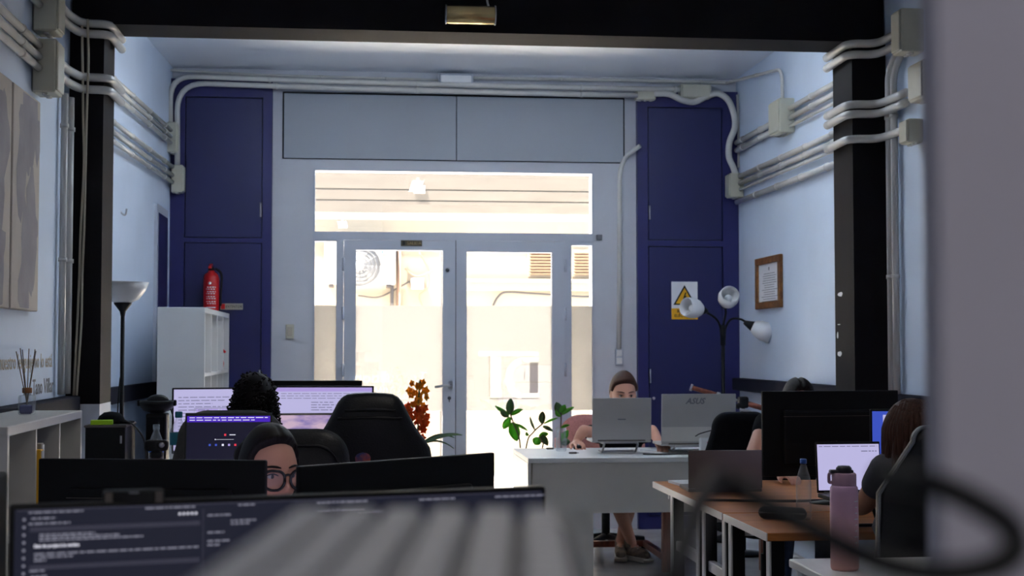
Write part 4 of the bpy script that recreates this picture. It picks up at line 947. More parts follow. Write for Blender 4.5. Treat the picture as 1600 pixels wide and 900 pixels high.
# woman's chair
q = at(466, 700, 4.55)
office_chair('black leather chair behind the woman with glasses', (at(455, 700, 4.5).x, 4.36), 0, .44, at(470, 670, 4.62).z, .82, tilt=.06)
# orange orchid
q = at(650, 640, 8.2); XO = q.x; YO = 8.2
t = thing('side_table', 'small white side table under the orange orchid', 'table', (XO, YO, 0))
MB().box((0, 0, .70), (.45, .40, .025), bev=.004).build('top', MATS['white_lam'], t)
for sx in (-1, 1):
    for sy in (-1, 1): MB().box((sx*.19, sy*.165, .345), (.035, .035, .69), bev=.003).build('leg', MATS['white_lam'], t)
t = thing('orchid', 'orange and yellow orchid in a pot behind the gaming chair', 'plant', (XO, YO, .7135))
MB().lathe([(.05, 0), (.055, .01), (.075, .12), (.08, .125), (.08, .14), (.07, .14), (.066, .12)], 22).build('pot', MATS['terracotta'], t)
def oz(py): return at(650, py, YO).z-.7135
def ox(px): return at(px, 640, YO).x-XO
MB().tube(spline([(0, 0, .12), (ox(640), 0, oz(670)), (ox(652), 0, oz(640)), (ox(656), 0, oz(595))], 6), .006, 7).build('flower_stem', MATS['leaf_dark'], t)
MB().tube(spline([(0, .02, .12), (ox(652), .02, oz(690)), (ox(654), .01, oz(660)), (ox(662), 0, oz(640))], 6), .005, 7).build('flower_stem', MATS['leaf_dark'], t)
def flower_mesh(name, mm):
    m = MB()
    for k in range(5):
        a = 2*PI*k/5+.3; c, s = math.cos(a), math.sin(a); pc, ps = -s, c; r = .036
        pts = [(0, 0, 0), (c*r*.5+pc*r*.42, -.004, s*r*.5+ps*r*.42), (c*r, -.010, s*r), (c*r*.5-pc*r*.42, -.004, s*r*.5-ps*r*.42), (c*r*.55, -.012, s*r*.55)]
        m.add(pts, [(0, 1, 4), (1, 2, 4), (2, 3, 4), (3, 0, 4)], True)
        m.add([(p[0]*.98, p[1]+.0025, p[2]*.98) for p in pts], [(0, 4, 1), (1, 4, 2), (2, 4, 3), (3, 4, 0)], True)
    m.ell((0, -.012, 0), (.008, .01, .008), 8, 5)
    o = m.build(name, MATS[mm], None, fix=False); return o
fy = flower_mesh('flower', 'petal_yellow'); fo = flower_mesh('flower', 'petal_orange')
fl = []
random.seed(5)
for py in range(598, 648, 7):
    for px in (642, 649, 656, 663):
        fl.append((px+random.uniform(-2.5, 2.5), py+random.uniform(-2, 2), 0 if py < 638 else 1))
for py in range(636, 662, 6):
    for px in (634, 640, 647, 655, 662, 666): 
        if not (py > 643 and 644 < px < 652): fl.append((px+random.uniform(-3, 3), py+random.uniform(-2, 2), 1))
for p_ in ((634, 655), (636, 662), (639, 669), (650, 660), (658, 668), (664, 664), (655, 677), (659, 684), (662, 672), (633, 648)): fl.append((p_[0], p_[1], 1))
fl = [f for i, f in enumerate(fl) if i % 3 != 1 or i > 50]
for i, (px, py, kd) in enumerate(fl):
    src = (fy, fo)[kd]; o = src if (i in (0,)) else src.copy()
    if o is not src: COL.objects.link(o)
    o.parent = t; o.location = (ox(px), random.uniform(-.03, .03), oz(py)); o.rotation_euler = (random.uniform(-.5, .5), random.uniform(0, 6), random.uniform(-.9, .9))
    s_ = random.uniform(.58, .85); o.scale = (s_, s_, s_)
fo.parent = t; fo.location = (ox(660), -.03, oz(655))
def leaf_blade(L, W, droop, up, fold=.25, n=9):
    vs = []; fs = []
    for i in range(n+1):
        u = i/n; wd = W*math.sin(PI*min(1, .08+u*.92))**.7*(1 if i < n else .05)
        x = L*u; z = up*u-droop*u*u
        vs += [(x, -wd/2, z+fold*wd*.5), (x, 0, z), (x, wd/2, z+fold*wd*.5), (x, 0, z-.004)]
    for i in range(n):
        a = i*4; b = a+4
        fs += [(a, a+1, b+1, b), (a+1, a+2, b+2, b+1), (a, b, b+3, a+3), (a+2, a+3, b+3, b+2)]
    fs += [(0, 3, 2, 1), (n*4, n*4+1, n*4+2, n*4+3)]
    return vs, fs
for (a, L, W, dr, up, tw) in ((-.15, .27, .055, .10, .19, .4), (.25, .24, .05, .16, .22, -.3), (.05, .22, .05, .17, .17, 0), (2.8, .22, .05, .10, .14, .2), (-2.6, .2, .05, .12, .12, 0)):
    vs, fs = leaf_blade(L, W, dr, up); MB().add(vs, fs, True, rot(tw, 0, a, (0, 0, .13))).build('leaf', MATS['leaf_dark'], t)
# leafy rubber plants by the door
def rubber_plant(label, px, Y, stems, leaves, potr=.12, poth=.25, base=0.0):
    q = at(px, 700, Y); t = thing('rubber_plant', label, 'plant', (q.x, Y, base))
    MB().lathe([(potr*.7, 0), (potr*.74, .01), (potr, poth-.03), (potr*1.05, poth-.03), (potr*1.05, poth), (potr*.92, poth), (potr*.9, poth-.03)], 22).build('pot', MATS['terracotta'] if base == 0 else MATS['bottle_glass'], t)
    def P(a, b, dy=0): p = at(a, b, Y); return V(p.x-q.x, dy, p.z-base)
    for st in stems: MB().tube(spline([V(0, 0, poth*.5)]+[P(*p) for p in st], 6), .006, 7).build('stem', MATS['stem'], t)
    for (ax, ay, bx_, by_, W, roll, mm) in leaves:
        a, b = P(ax, ay), P(bx_, by_); b.y += random.uniform(-.05, .05); d = b-a; L = d.length
        X = d.normalized(); side = X.cross(V(0, -1, 0)).normalized(); nrm = side.cross(X) if 0 else X.cross(side)
        c, s = math.cos(roll), math.sin(roll)
        Yv = side*c+nrm*s; Zv = X.cross(Yv)
        M = Matrix(((X.x, Yv.x, Zv.x, a.x), (X.y, Yv.y, Zv.y, a.y), (X.z, Yv.z, Zv.z, a.z), (0, 0, 0, 1)))
        vs, fs = leaf_blade(L, W, .02, .02, .12); MB().add(vs, fs, True, M).build('leaf', MATS[mm], t)
    return t
random.seed(9)
rubber_plant('rubber plant with broad green leaves on the floor by the right door leaf', 810, 10.45, [[(813, 700), (803, 664), (797, 646)], [(822, 700), (833, 676), (848, 662)], [(846, 705), (846, 690), (842, 682)]],
    [(797, 648, 798, 622, .065, .2, 'leaf_dark'), (796, 648, 773, 634, .035, .5, 'leaf'), (795, 650, 780, 642, .05, .4, 'leaf_dark'), (799, 648, 818, 640, .045, .5, 'leaf'), (797, 652, 785, 670, .055, .2, 'leaf'), (800, 660, 808, 690, .085, .1, 'leaf'), (803, 662, 826, 674, .035, .8, 'leaf'),
     (848, 662, 846, 642, .06, .3, 'leaf_dark'), (850, 662, 872, 653, .028, .7, 'leaf'), (836, 672, 828, 650, .03, .7, 'leaf_dark'), (826, 680, 820, 676, .03, .3, 'leaf'), (842, 684, 835, 695, .07, .1, 'leaf'), (846, 680, 857, 697, .05, .3, 'leaf_dark'), (848, 666, 864, 674, .04, .6, 'leaf_dark'), (842, 682, 858, 678, .05, .4, 'leaf')], .13, .26)
# ================================================================== white desk by the door
ZW = .75; wd0 = atZ(825, 716, ZW); wd1 = atZ(803, 700, ZW); xw0 = wd0.x; yw0, yw1 = wd0.y, 9.50; xw1 = 2.62
t = thing('reception_desk', 'wide white desk with deep front panel facing the room', 'desk', ((xw0+xw1)/2, (yw0+yw1)/2, 0)); ox_, oy_ = (xw0+xw1)/2, (yw0+yw1)/2; M = Matrix.Translation((-ox_, -oy_, 0))
MB().bx(xw0, xw1, yw0, yw1, ZW-.03, ZW, bev=.003).build('top', MATS['white_lam'], t, M)
MB().bx(xw0+.03, xw1-.02, yw0+.02, yw0+.04, .41, ZW-.031).build('front_panel', MATS['desk_white'], t, M)
xp = at(929, 820, yw0).x
MB().bx(xw0+.02, xp, yw0+.045, yw1-.02, 0.0, ZW-.031).build('pedestal', MATS['desk_white'], t, M)
MB().bx(xw0, xw0+.018, yw0+.01, yw1-.01, 0.0, ZW-.031).build('side_panel', MATS['white_lam'], t, M)
xl = at(1041, 840, yw0+.3).x
MB().bx(xl-.025, xl+.025, yw0+.28, yw0+.33, 0, ZW-.031).build('leg', MATS['wood_red'], t, M)
MB().bx(xp, xl+.02, 9.60, 9.64, .07, .11).bx(xl-.02, xl+.02, yw0+.33, 9.64, .07, .11).build('stretcher', MATS['wood_red'], t, M)
MB().bx(xw1-.07, xw1-.02, yw0+.28, yw0+.33, 0, ZW-.031).build('leg', MATS['wood_red'], t, M)
YL = 9.0
xx = at(967, 660, YL)
zlp = at(967, 687, YL).z
t, ld, M = laptop('silver laptop on a clear stand in front of the woman at the white desk', (xx.x, YL+.02), PI-.015, at(1013, 650, YL).x-at(922, 650, YL).x, .24, at(967, 625, YL).z-at(967, 690, YL).z, .06, zlp-.012, 'silver', 'scr_white')
for o in (ld,):
    MB().box((0, .0078, .13), (.05, .0008, .008), M=M).build('emblem', MATS['print_grey'], o)
laptop_stand('clear laptop stand on the white desk', (xx.x, YL+.02), PI, .36, .22, zlp-.013-ZW-.002, ZW+.002)
YA = 8.93
wA = at(1149, 650, YA).x-at(1033, 650, YA).x; hA = at(1090, 615, YA).z-at(1090, 692, YA).z; zA = at(1090, 692, YA).z
t, ld, M = laptop('large silver laptop with dark maker lettering at the right of the white desk', (at(1090, 650, YA).x, YA+.12), PI+.01, wA, .26, hA, .05, zA-.018, 'silver', 'scr_white')
MB().bx(-wA/2+.004, wA/2-.004, .0072, .0082, .012, hA*.33, M=M).build('lower_band', MATS['desk_white'], ld)
txt('ASUS', .052, 'print_grey', 'lettering', ld, M @ rot(PI/2, 0, PI, (.085, .0076, hA*.80)), bold=.03, shear=.35)
laptop_stand('stand under the large silver laptop', (at(1090, 650, YA).x, YA+.12), PI, wA, .24, zA-.019-ZW-.002, ZW+.002)
# small things on the white desk
HM = atZ(903, 702, ZW)
t = thing('computer_mouse', 'black computer mouse under the hand on the white desk', 'mouse', (HM.x, HM.y, ZW)); MB().ell((0, 0, .012), (.031, .055, .022)).build('shell', MATS['black_plastic'], t); MB().tube([(0, -.035, .030), (0, -.02, .034)], .004, 8).build('wheel', MATS['steel'], t)
q = atZ(877, 705, ZW); t = thing('glass_vase', 'small glass vase with a leafy cutting on the white desk', 'vase', (q.x, q.y, ZW))
MB().lathe([(.03, 0), (.036, .01), (.04, .06), (.03, .11), (.034, .15), (.031, .15), (.027, .11), (.036, .06), (.03, .012)], 20).build('glass', MATS['bottle_glass'], t)
def Pv(a, b): p = at(a, b, q.y); return V(p.x-q.x, 0, p.z-ZW)
MB().tube(spline([V(0, 0, .02), Pv(876, 680), Pv(877, 645)], 6), .005, 7).build('stem', MATS['stem'], t)
for (a, b, W, rl, mm) in (((877, 648), (869, 628), .06, .2, 'leaf_dark'), ((877, 648), (883, 632), .05, .3, 'leaf'), ((877, 648), (897, 636), .035, .6, 'leaf'), ((877, 650), (868, 640), .05, .5, 'leaf'), ((877, 690), (888, 672), .05, .2, 'leaf'), ((877, 692), (891, 690), .055, .3, 'leaf_dark'), ((877, 668), (890, 664), .03, .7, 'leaf')):
    A, B_ = Pv(*a), Pv(*b); d = B_-A; X = d.normalized(); sd = X.cross(V(0, -1, 0)).normalized(); nr = X.cross(sd); Yv = sd*math.cos(rl)+nr*math.sin(rl); Zv = X.cross(Yv)
    vs, fs = leaf_blade(d.length, W, .01, .01, .12); MB().add(vs, fs, True, Matrix(((X.x, Yv.x, Zv.x, A.x), (X.y, Yv.y, Zv.y, A.y), (X.z, Yv.z, Zv.z, A.z), (0, 0, 0, 1)))).build('leaf', MATS[mm], t)
for (px, py, sx, sy, lb, nm, cat) in ((859, 702, .05, .03, 'dark key fob left of the glass vase', 'key_fob', 'key'), (895, 709, .05, .02, 'small grey usb stick in front of the mouse', 'usb_stick', 'usb stick')):
    q = atZ(px, py, ZW); t = thing(nm, lb, cat, (q.x, q.y, ZW)); MB().box((0, 0, .006), (sx, sy, .012), bev=.003).build('body', MATS['graphite'], t); MB().box((sx*.6, 0, .006), (sx*.3, sy*.6, .006)).build('tip', MATS['steel'], t)
q = atZ(1017, 706, ZW); tag(MB().tube(spline([V(q.x-.05, q.y+.1, ZW+.006), V(q.x+.08, q.y+.02, ZW+.006), V(q.x+.2, q.y+.05, ZW+.006), V(q.x+.36, q.y+.0, ZW+.006), V(q.x+.5, q.y+.1, ZW+.006)], 6), .0045, 6).build('laptop_cable', MATS['paper']), 'white charging cable lying on the white desk', 'cable')
q = atZ(1030, 711, ZW); tag(MB().tube(spline([V(q.x-.1, q.y+.02, ZW+.006), V(q.x+.02, q.y-.03, ZW+.006), V(q.x+.15, q.y+.0, ZW+.006), V(q.x+.35, q.y-.04, ZW+.006)], 6), .0045, 6).build('laptop_cable', MATS['cable_dark']), 'dark cable lying on the white desk by the front edge', 'cable')
q = at(1108, 696, 8.78); t = thing('router', 'small white device with pink sticker beside the large silver laptop', 'router', (q.x, 8.76, ZW), .2)
MB().box((0, 0, .055), (.14, .03, .11), bev=.006).build('body', MATS['white_lam'], t)
MB().prism([(-.03, .085), (.02, .085), (-.005, .045)], -.0175, -.0155).build('sticker', mat('pink_print', rgb(200, 60, 120), .6, var=.05), t)
MB().tube(spline([(.03, 0, .10), (.05, -.02, .16), (-.06, -.01, .14), (-.10, 0, .12)], 6), .004, 6).build('cable', MATS['black_plastic'], t)
# boom arm with wooden tube sections behind the laptop
q0, q1 = at(1079, 605, 9.75), at(1200, 640, 9.55)
t = thing('boom_arm', 'brown and chrome jointed boom arm behind the large silver laptop', 'boom arm', (q0.x+.30, 9.7, 0)); M = Matrix.Translation((-(q0.x+.30), -9.7, 0))
def lerp(u): return q0*(1-u)+q1*u
MB().tube([lerp(.02), lerp(.36)], .016, 12).build('rod', MATS['wood_red'], t, M); MB().tube([lerp(.36), lerp(.66)], .011, 12).build('rod', MATS['steel'], t, M); MB().tube([lerp(.66), lerp(1.0)], .019, 12).build('rod', MATS['wood_red'], t, M)
MB().tube([lerp(0), lerp(.025)], .024, 12).tube([lerp(.34), lerp(.38)], .021, 12).build('ferrule', MATS['steel'], t, M)
q = lerp(.68); MB().box(q, (.07, .07, .08), bev=.015, seg=2).tube([q, q+V(-.05, -.02, -.03)], .02, 10).build('clamp', MATS['black_plastic'], t, M)
MB().tube(spline([q+V(-.03, -.03, -.05), q+V(.04, -.03, -.06), q+V(.10, -.03, -.10)], 5), .009, 8).build('crank', MATS['steel'], t, M)
MB().tube([(q.x, q.y, q.z-.03), (q.x, q.y, .03)], .014, 10).lathe([(.13, 0), (.13, .02), (.03, .035)], 24, c=(q.x, q.y, 0)).build('post', MATS['black_plastic'], t, M)
# three-headed floor lamp
YP = 10.35; q = at(1130, 600, YP); zj = at(1130, 510, YP).z
t = thing('three_head_lamp', 'black floor lamp with three white glass shades by the right blue cabinet', 'lamp', (q.x, YP, 0))
MB().lathe([(.14, 0), (.14, .02), (.04, .035), (.014, .05)], 28).build('base', MATS['black_plastic'], t)
MB().tube([(0, 0, .03), (0, 0, zj-.12)], .014, 10).tube([(0, 0, zj-.14), (0, 0, zj+.01)], .020, 12).build('pole', MATS['black_plastic'], t)
def PL(px, py, dy=0): p = at(px, py, YP); return V(p.x-q.x, dy, p.z)
def shade(a, b, rr, label=None):
    d = (b-a).normalized(); Mx = Matrix.Translation(a) @ d.to_track_quat('Z', 'Y').to_matrix().to_4x4(); L = (b-a).length
    s = MB().lathe([(.02, .0), (rr*.62, L*.10), (rr*.9, L*.35), (rr, L*.62), (rr*.88, L), (rr*.84, L), (rr*.95, L*.62), (rr*.84, L*.36), (rr*.5, L*.13)], 24, M=Mx, cap=False).build('glass_shade', MATS['lamp_glass'], t)
    MB().lathe([(.012, -.06), (.018, -.05), (rr*.55, L*.10), (rr*.5, L*.12)], 18, M=Mx).build('socket_cup', MATS['black_plastic'], t)
    MB().ell((0, 0, L*.5), (.028, .028, .04), M=Mx).build('bulb', MATS['lamp_glass'], t)
MB().tube(spline([(-.01, 0, zj-.10), V(-.02, 0, zj), PL(1116, 497, -.03), PL(1098, 487, -.06)], 6), .009, 8).build('arm', MATS['black_plastic'], t)
shade(PL(1092, 485, -.08), PL(1064, 480, -.16), .077)
MB().tube(spline([(0.004, 0, zj-.10), V(.004, 0, zj), PL(1134, 490, -.0), PL(1135, 482, .03)], 6), .009, 8).build('arm', MATS['black_plastic'], t)
shade(PL(1136, 474, .04), PL(1136, 460, -.09), .078)
MB().tube(spline([(.012, 0, zj-.10), V(.022, 0, zj-.01), PL(1142, 499, -.01), PL(1155, 499, -.04), PL(1166, 506, -.06)], 6), .009, 8).build('arm', MATS['black_plastic'], t)
shade(PL(1170, 509, -.07), PL(1199, 524, -.12), .074)
# ================================================================== wooden tables along the right
ZT = .75; TX0 = 1.47
for (y0, y1, x1, lb) in ((6.16, 7.08, 2.95, 'farthest wood-topped table on the right, with the dark open laptop'), (5.70, 6.13, 2.95, 'narrow wood-topped table between the two larger right tables'), (5.06, 5.68, 2.95, 'nearest wood-topped table on the right, with the clear bottle')):
    desk(lb, TX0, x1, y0, y1, ZT, 'wood_top', 'metal_white', .030, edge='metal_white', name='work_table', inset=.36 if y1 > 7 else .04, group='wood-topped tables on the right')
# dark open laptop seen from behind
YQ = 6.50; q = at(1132, 740, YQ); wQ = at(1190, 740, YQ).x-at(1076, 740, YQ).x
t, ld, M = laptop('dark grey open laptop seen from behind on the farthest wooden table', (at(1136, 760, YQ).x, YQ+.13), PI-.05, wQ, .24, at(1130, 703, YQ).z-ZT-.02, -.02, ZT, 'graphite', 'scr_white')
q = atZ(1071, 757, ZT); t = thing('notebook', 'thin white notebook left of the dark laptop', 'notebook', (q.x+.02, q.y, ZT), .1)
MB().box((0, 0, .006), (.15, .21, .010)).build('pages', MATS['paper'], t); MB().box((0, 0, .012), (.152, .212, .002)).build('cover', MATS['white_lam'], t)
# large black monitor seen from behind
t, w_, zt = mon_px('back of the large black monitor on the right tables', 1402, 1190, (609, 612), 6.10, 6.02, at(1300, 610, 6.06).z-at(1300, 742, 6.06).z, 'scr_white')
# screens on the right
t, w_, zt = mon_px('monitor with blue wallpaper and white window half hidden by brown hair', 1359, 1490, (641, 638), 5.56, 5.50, .30, 'scr_blue', deskz=.75)
bars(t, 'screen_window', 'scr_white', [(-w_*.5+.05, zt-.75-.28, w_*.4, zt-.75-.022)], -.0100); bars(t, 'screen_text', 'scr_grey', sum([textlines(-w_*.5+.06, -w_*.5+.14, zt-.75-.045-.018*k, .004, 300+k, .02) for k in range(10)], []), -.0106)
YR = 5.34; wR = at(1374, 740, YR).x-at(1272, 740, YR).x; zR = at(1325, 776, YR).z; hR = at(1325, 697, YR).z-zR
t, ld, M = laptop('open laptop with pale screen behind the pink bottle', (at(1326, 740, YR).x, YR-.12), .03, wR, .20, hR, .10, zR, 'black_plastic', 'scr_white')
laptop_stand('black stand under the pale-screened laptop', (at(1326, 740, YR).x, YR-.12), .03, wR, .20, zR-ZT-.002, ZT+.001, 'black_plastic')
onlid(ld, M, textlines(-wR*.45, wR*.45, hR*.90, .003, 21, .016)+textlines(wR*.2, wR*.44, hR*.80, .004, 22, .012), 'scr_grey', 'screen_text')
bottle('clear plastic water bottle with blue cap on the nearest wooden table', atZ(1256, 812, ZT), .23, .030, ZT)
q = atZ(1207, 812, ZT); t = thing('glasses_case', 'black rounded glasses case on the nearest wooden table', 'case', (q.x+.02, q.y, ZT), -.5)
MB().cap_chain([((-.05, 0, .026), .025), ((.09, 0, .026), .025)]).build('case_body', MATS['black_leather'], t); MB().tube([(-.07, -.024, .028), (.11, -.024, .028)], .003, 6).build('seam', MATS['graphite'], t)
tag(MB().tube(spline([V(TX0+.01, 6.145, ZT+.006), V(TX0+.15, 6.10, ZT+.007), V(TX0+.4, 6.04, ZT+.007), V(TX0+.7, 6.08, ZT+.007), V(TX0+1.0, 6.0, ZT+.007)], 6), .006, 7).build('table_cable', MATS['cable_dark']), 'black cable lying across the wooden tables', 'cable')
# white table with the pink bottle
q = at(1320, 890, 4.05); ZN = q.z
c0 = atZ(1240, 877, ZN)
desk('white table in the right foreground under the pink bottle', c0.x, 2.9, 3.35, c0.y+.05, ZN, 'white_lam', 'metal_white', .025, rungs=False, name='side_desk')
t = thing('pink_bottle', 'tall pink drinking bottle with flip lid on the white table', 'bottle', (q.x, q.y, ZN)); k = .082/2
hB = at(1320, 758, 4.05).z-ZN
MB().lathe([(k*.92, 0), (k, .008), (k, hB-.02), (k*.97, hB-.006), (k*.84, hB)], 28).build('body', MATS['pink_bottle'], t)
MB().lathe([(k*.86, hB), (k*.87, hB+.002), (k*.87, hB+.032), (k*.78, hB+.036)], 28).build('collar', MATS['pink_lid'], t)
MB().lathe([(k*.55, hB+.034), (k*.55, hB+.05), (k*.42, hB+.056)], 20).box((-k*.2, 0, hB+.040), (k*1.7, .022, .010), bev=.003).build('flip_lid', MATS['bottle_black'], t)
MB().tube(smoothpath([(-k*.85, 0, hB+.036), (-k*1.1, 0, hB+.034), (-k*1.1, 0, hB+.008), (-k*.85, 0, hB+.008)], 3, .01), .005, 8).build('carry_loop', MATS['pink_lid'], t)
m = MB()
for j in range(9):
    a = -PI/2+.62; m.box((0, 0, 0), (.016 if j % 3 == 0 else .009, .001, .0025), M=rot(0, 0, a+PI/2, ((k+.0002)*math.cos(a), (k+.0002)*math.sin(a), hB*.82-j*.017)))
m.build('measuring_marks', MATS['print_white'], t)['kind'] = 'stuff'
# chair of the person on the right
q = at(1416, 760, 4.25)
office_chair('black chair with pale piping at the right, cut by the grey partition', (at(1455, 760, 4.47).x, 4.68), PI, .40, at(1440, 664, 4.44).z, .42, mm='black_leather', piping='print_grey', tilt=.05, ridge=False, mid=.68, mw=.98, rt=.6)
q = at(1158, 700, 7.75)
office_chair('black office chair behind the large black monitor', (q.x+.1, 7.62), .25, .50, at(1160, 643, 7.9).z, .72, mm='shirt_black', tilt=.08, ridge=False, arms=False)
q = at(905, 690, 9.95)
office_chair('dusty pink fabric armchair of the woman at the white desk', (at(945, 690, 9.95).x, 9.92), 0, .66, at(905, 648, 10.1).z, .9, mm='pink_fabric', tilt=.06, ridge=False, arms=False)
# ================================================================== foreground left: monitors and desks
desk('white double desk in front of the woman with glasses', -1.0, .75, 3.05, 3.98, .74)
t, w_, zt = mon_px('back of the left black monitor in front of the woman with glasses', 417, 62, (722, 713), 3.68, 3.80, .33, 'scr_white', deskz=.74)
t, w_, zt = mon_px('back of the right angled black monitor beside the woman with glasses', 770, 465, (708, 727), 3.86, 3.46, .34, 'scr_white', deskz=.74)
# webcams
def webcam(label, p, rz=0, s=1.0):
    t = thing('webcam', label, 'webcam', p, rz)
    MB().box((0, 0, .034*s), (.062*s, .03*s, .030*s), bev=.008*s, seg=2).build('body', MATS['black_plastic'], t)
    MB().lathe([(.007*s, 0), (.007*s, .005*s), (.003*s, .006*s)], 16, M=rot(PI/2, 0, 0, (.016*s, -.015*s, .036*s))).build('lens', MATS['steel'], t)
    MB().box((0, 0, .010*s), (.03*s, .035*s, .018*s), bev=.004*s).build('clip', MATS['black_plastic'], t)
    return t
q = at(246, 712, 3.74); webcam('black webcam on a small mount above the left monitor back', (q.x, 3.72, at(246, 715, 3.74).z), 0, .95)
# foreground desk and its monitor
desk('white desk in the left foreground under the dark-screened monitor', -1.15, .62, 1.25, 2.35, .74)
t, w_, zt = mon_px('wide foreground monitor showing a dark text page', 15, 850, (783, 763), 1.83, 2.00, .42, 'scr_dark', deskz=.74, bez=.006)
H_ = zt-.74; ys = -.0105; x0 = -w_/2+.01
D_ = lambda d: H_-d
bars(t, 'title_bar', 'scr_bar', [(x0, D_(.008), w_/2-.01, D_(.0065))], -.0100)
X_ = lambda px: x0+.004+(px-20)/835*w_
h0 = .0018; TL = lambda a, b, d, sd, kk=.005: textlines(X_(a), X_(b), D_(d), h0, sd, kk)
R_ = TL(30, 106, .011, 1)+TL(195, 268, .011, 2)+TL(333, 358, .011, 3)+TL(455, 535, .012, 4)+TL(620, 680, .013, 5)+TL(748, 835, .013, 6)
R_ += TL(34, 68, .0185, 7)+TL(30, 88, .025, 8)
for k, l in enumerate((123, 158, 193)): R_ += TL(45, l, .0390+.0034*k, 10+k, .004)
R_ += TL(38, 275, .0625, 20, .006)+TL(38, 92, .0665, 21)+TL(38, 55, .0705, 22)+TL(32, 53, .0830, 23)+TL(34, 56, .0900, 28)+TL(42, 112, .0965, 24)+TL(45, 250, .1030, 25, .006)+TL(46, 115, .1100, 26)+TL(46, 90, .1155, 27)
R_ += TL(287, 322, .0230, 30)+TL(322, 360, .0310, 31)+TL(322, 350, .0350, 32)+TL(287, 312, .0450, 33)+TL(287, 320, .0560, 34)+TL(287, 305, .0610, 35)
R_ += TL(455, 530, .022, 40)+TL(520, 560, .026, 41)
R_ += [(X_(22), D_(.020+.0095*k), X_(25.5), D_(.0170+.0095*k)) for k in range(22)]
bars(t, 'screen_text', 'scr_text', R_, ys)
bars(t, 'selection_row', 'scr_bar', [(X_(32), D_(.0340), X_(276), D_(.0285)), (X_(32), D_(.0810), X_(276), D_(.0755))], -.0101)
bars(t, 'divider', 'scr_bar', [(X_(280), D_(.40), X_(281), D_(.014)), (X_(410), D_(.40), X_(412), D_(.014))], -.0101)
bars(t, 'icon', 'scr_bright', [(X_(244+6*k), D_(.0200), X_(247+6*k), D_(.0172)) for k in range(5)], -.0108)
txt('Etat du projet à la genèse', .0052, 'scr_bright', 'heading', t, rot(PI/2, 0, 0, (X_(38), -.0108, D_(.0535))), bold=.03)
q = at(210, 781, 1.88); tw = thing('webcam', 'flat black webcam on top of the foreground monitor', 'webcam', (q.x, 1.872, q.z-.004), .2)
MB().box((0, 0, .009), (.076, .028, .018), bev=.004, seg=2).build('body', MATS['black_plastic'], tw)
MB().box((.0, -.0145, .009), (.05, .001, .014)).build('front_plate', MATS['black_gloss'], tw); MB().box((0, -.0152, .0155), (.012, .0006, .002)).build('marking', MATS['print_grey'], tw)
for sx in (-.031, .031): MB().box((sx, -.0145, .009), (.009, .001, .014)).build('side_grille', MATS['graphite'], tw)
# black case at the left picture edge
q = at(6, 740, 2.2); t = thing('computer_tower', 'black computer tower at the left picture edge', 'computer', (at(13, 740, 2.23).x-.10, 2.10, .7405))
hT = at(8, 735, 2.23).z-.7405
MB().box((0, 0, hT/2), (.20, .26, hT), bev=.006, seg=2).build('case', MATS['black_plastic'], t)
MB().box((.06, -.132, hT*.7), (.03, .004, .05)).build('drive_slot', MATS['steel'], t)
# computer tower carrying the light grey keyboard right under the camera
K0 = at(575, 900, .32); zk = K0.z-.012
xk0, xk1 = at(212, 900, .32).x, at(945, 900, .32).x; wk = xk1-xk0
desk('dark desk directly below the camera', -.55, .27, -.10, 1.0, .74, 'keyboard_dark', 'black_plastic', rungs=False)
az = .115
t = thing('computer_tower', 'dark computer tower under the blurred light grey keyboard', 'computer', ((xk0+xk1)/2-.004, .30, .7405), -az)
MB().box((0, 0, (zk-.012-.7405)/2), (wk*.92, .38, zk-.012-.7405), bev=.006, seg=2).build('case', MATS['keyboard_dark'], t); MB().box((0, -.192, .3), (.05, .004, .1)).build('front_vent', MATS['black_plastic'], t)
t = thing('keyboard', 'blurred light grey keyboard seen end-on in the foreground', 'keyboard', ((xk0+xk1)/2-.004, .30, zk-.0115), -az)
MB().box((0, 0, .005), (wk, .46, .010), bev=.003).build('case', MATS['keyboard_dark'], t)
kp = wk/6.3
kme = None
for r in range(6):
    for c in range(27):
        if kme is None:
            k0 = MB().add([(-.5, -.5, 0), (.5, -.5, 0), (.5, .5, 0), (-.5, .5, 0), (-.4, -.4, 1), (.4, -.4, 1), (.4, .4, 1), (-.4, .4, 1)], [(4, 5, 6, 7), (0, 1, 5, 4), (1, 2, 6, 5), (2, 3, 7, 6), (3, 0, 4, 7)]).build('key', MATS['key_grey'], t); kme = k0.data; o = k0
        else: o = bpy.data.objects.new('key', kme); COL.objects.link(o); o.parent = t
        o.location = ((r-2.5)*kp, (c-13)*.0163, .0095); o.scale = (kp*.84, .0148, .007)
loop = [at(1000, 800, .56)+V(-.07, .0, -.02), at(1060, 765, .56), at(1130, 752, .55), at(1200, 788, .52), at(1290, 838, .48), at(1380, 880, .46), at(1470, 896, .46), at(1550, 885, .46), at(1588, 855, .46), at(1570, 815, .47), at(1510, 778, .48), at(1450, 755, .49), at(1380, 745, .52), at(1330, 760, .56), at(1300, 830, .60), at(1290, 930, .62)]
KM = Matrix.Translation(t.location) @ Euler((0, 0, -az)).to_matrix().to_4x4()
start = KM @ V(wk/2-.002, .0, .004)
loop = [CAM+(p-CAM)*.74 for p in loop]
MB().tube(spline([start, start+V(.010, .0, -.004), at(1005, 985, .33), at(1052, 900, .34), at(1082, 812, .37), at(1105, 768, .39)]+loop[2:13], 8), .0038, 8).build('cord', MATS['black_plastic'], t, KM.inverted())
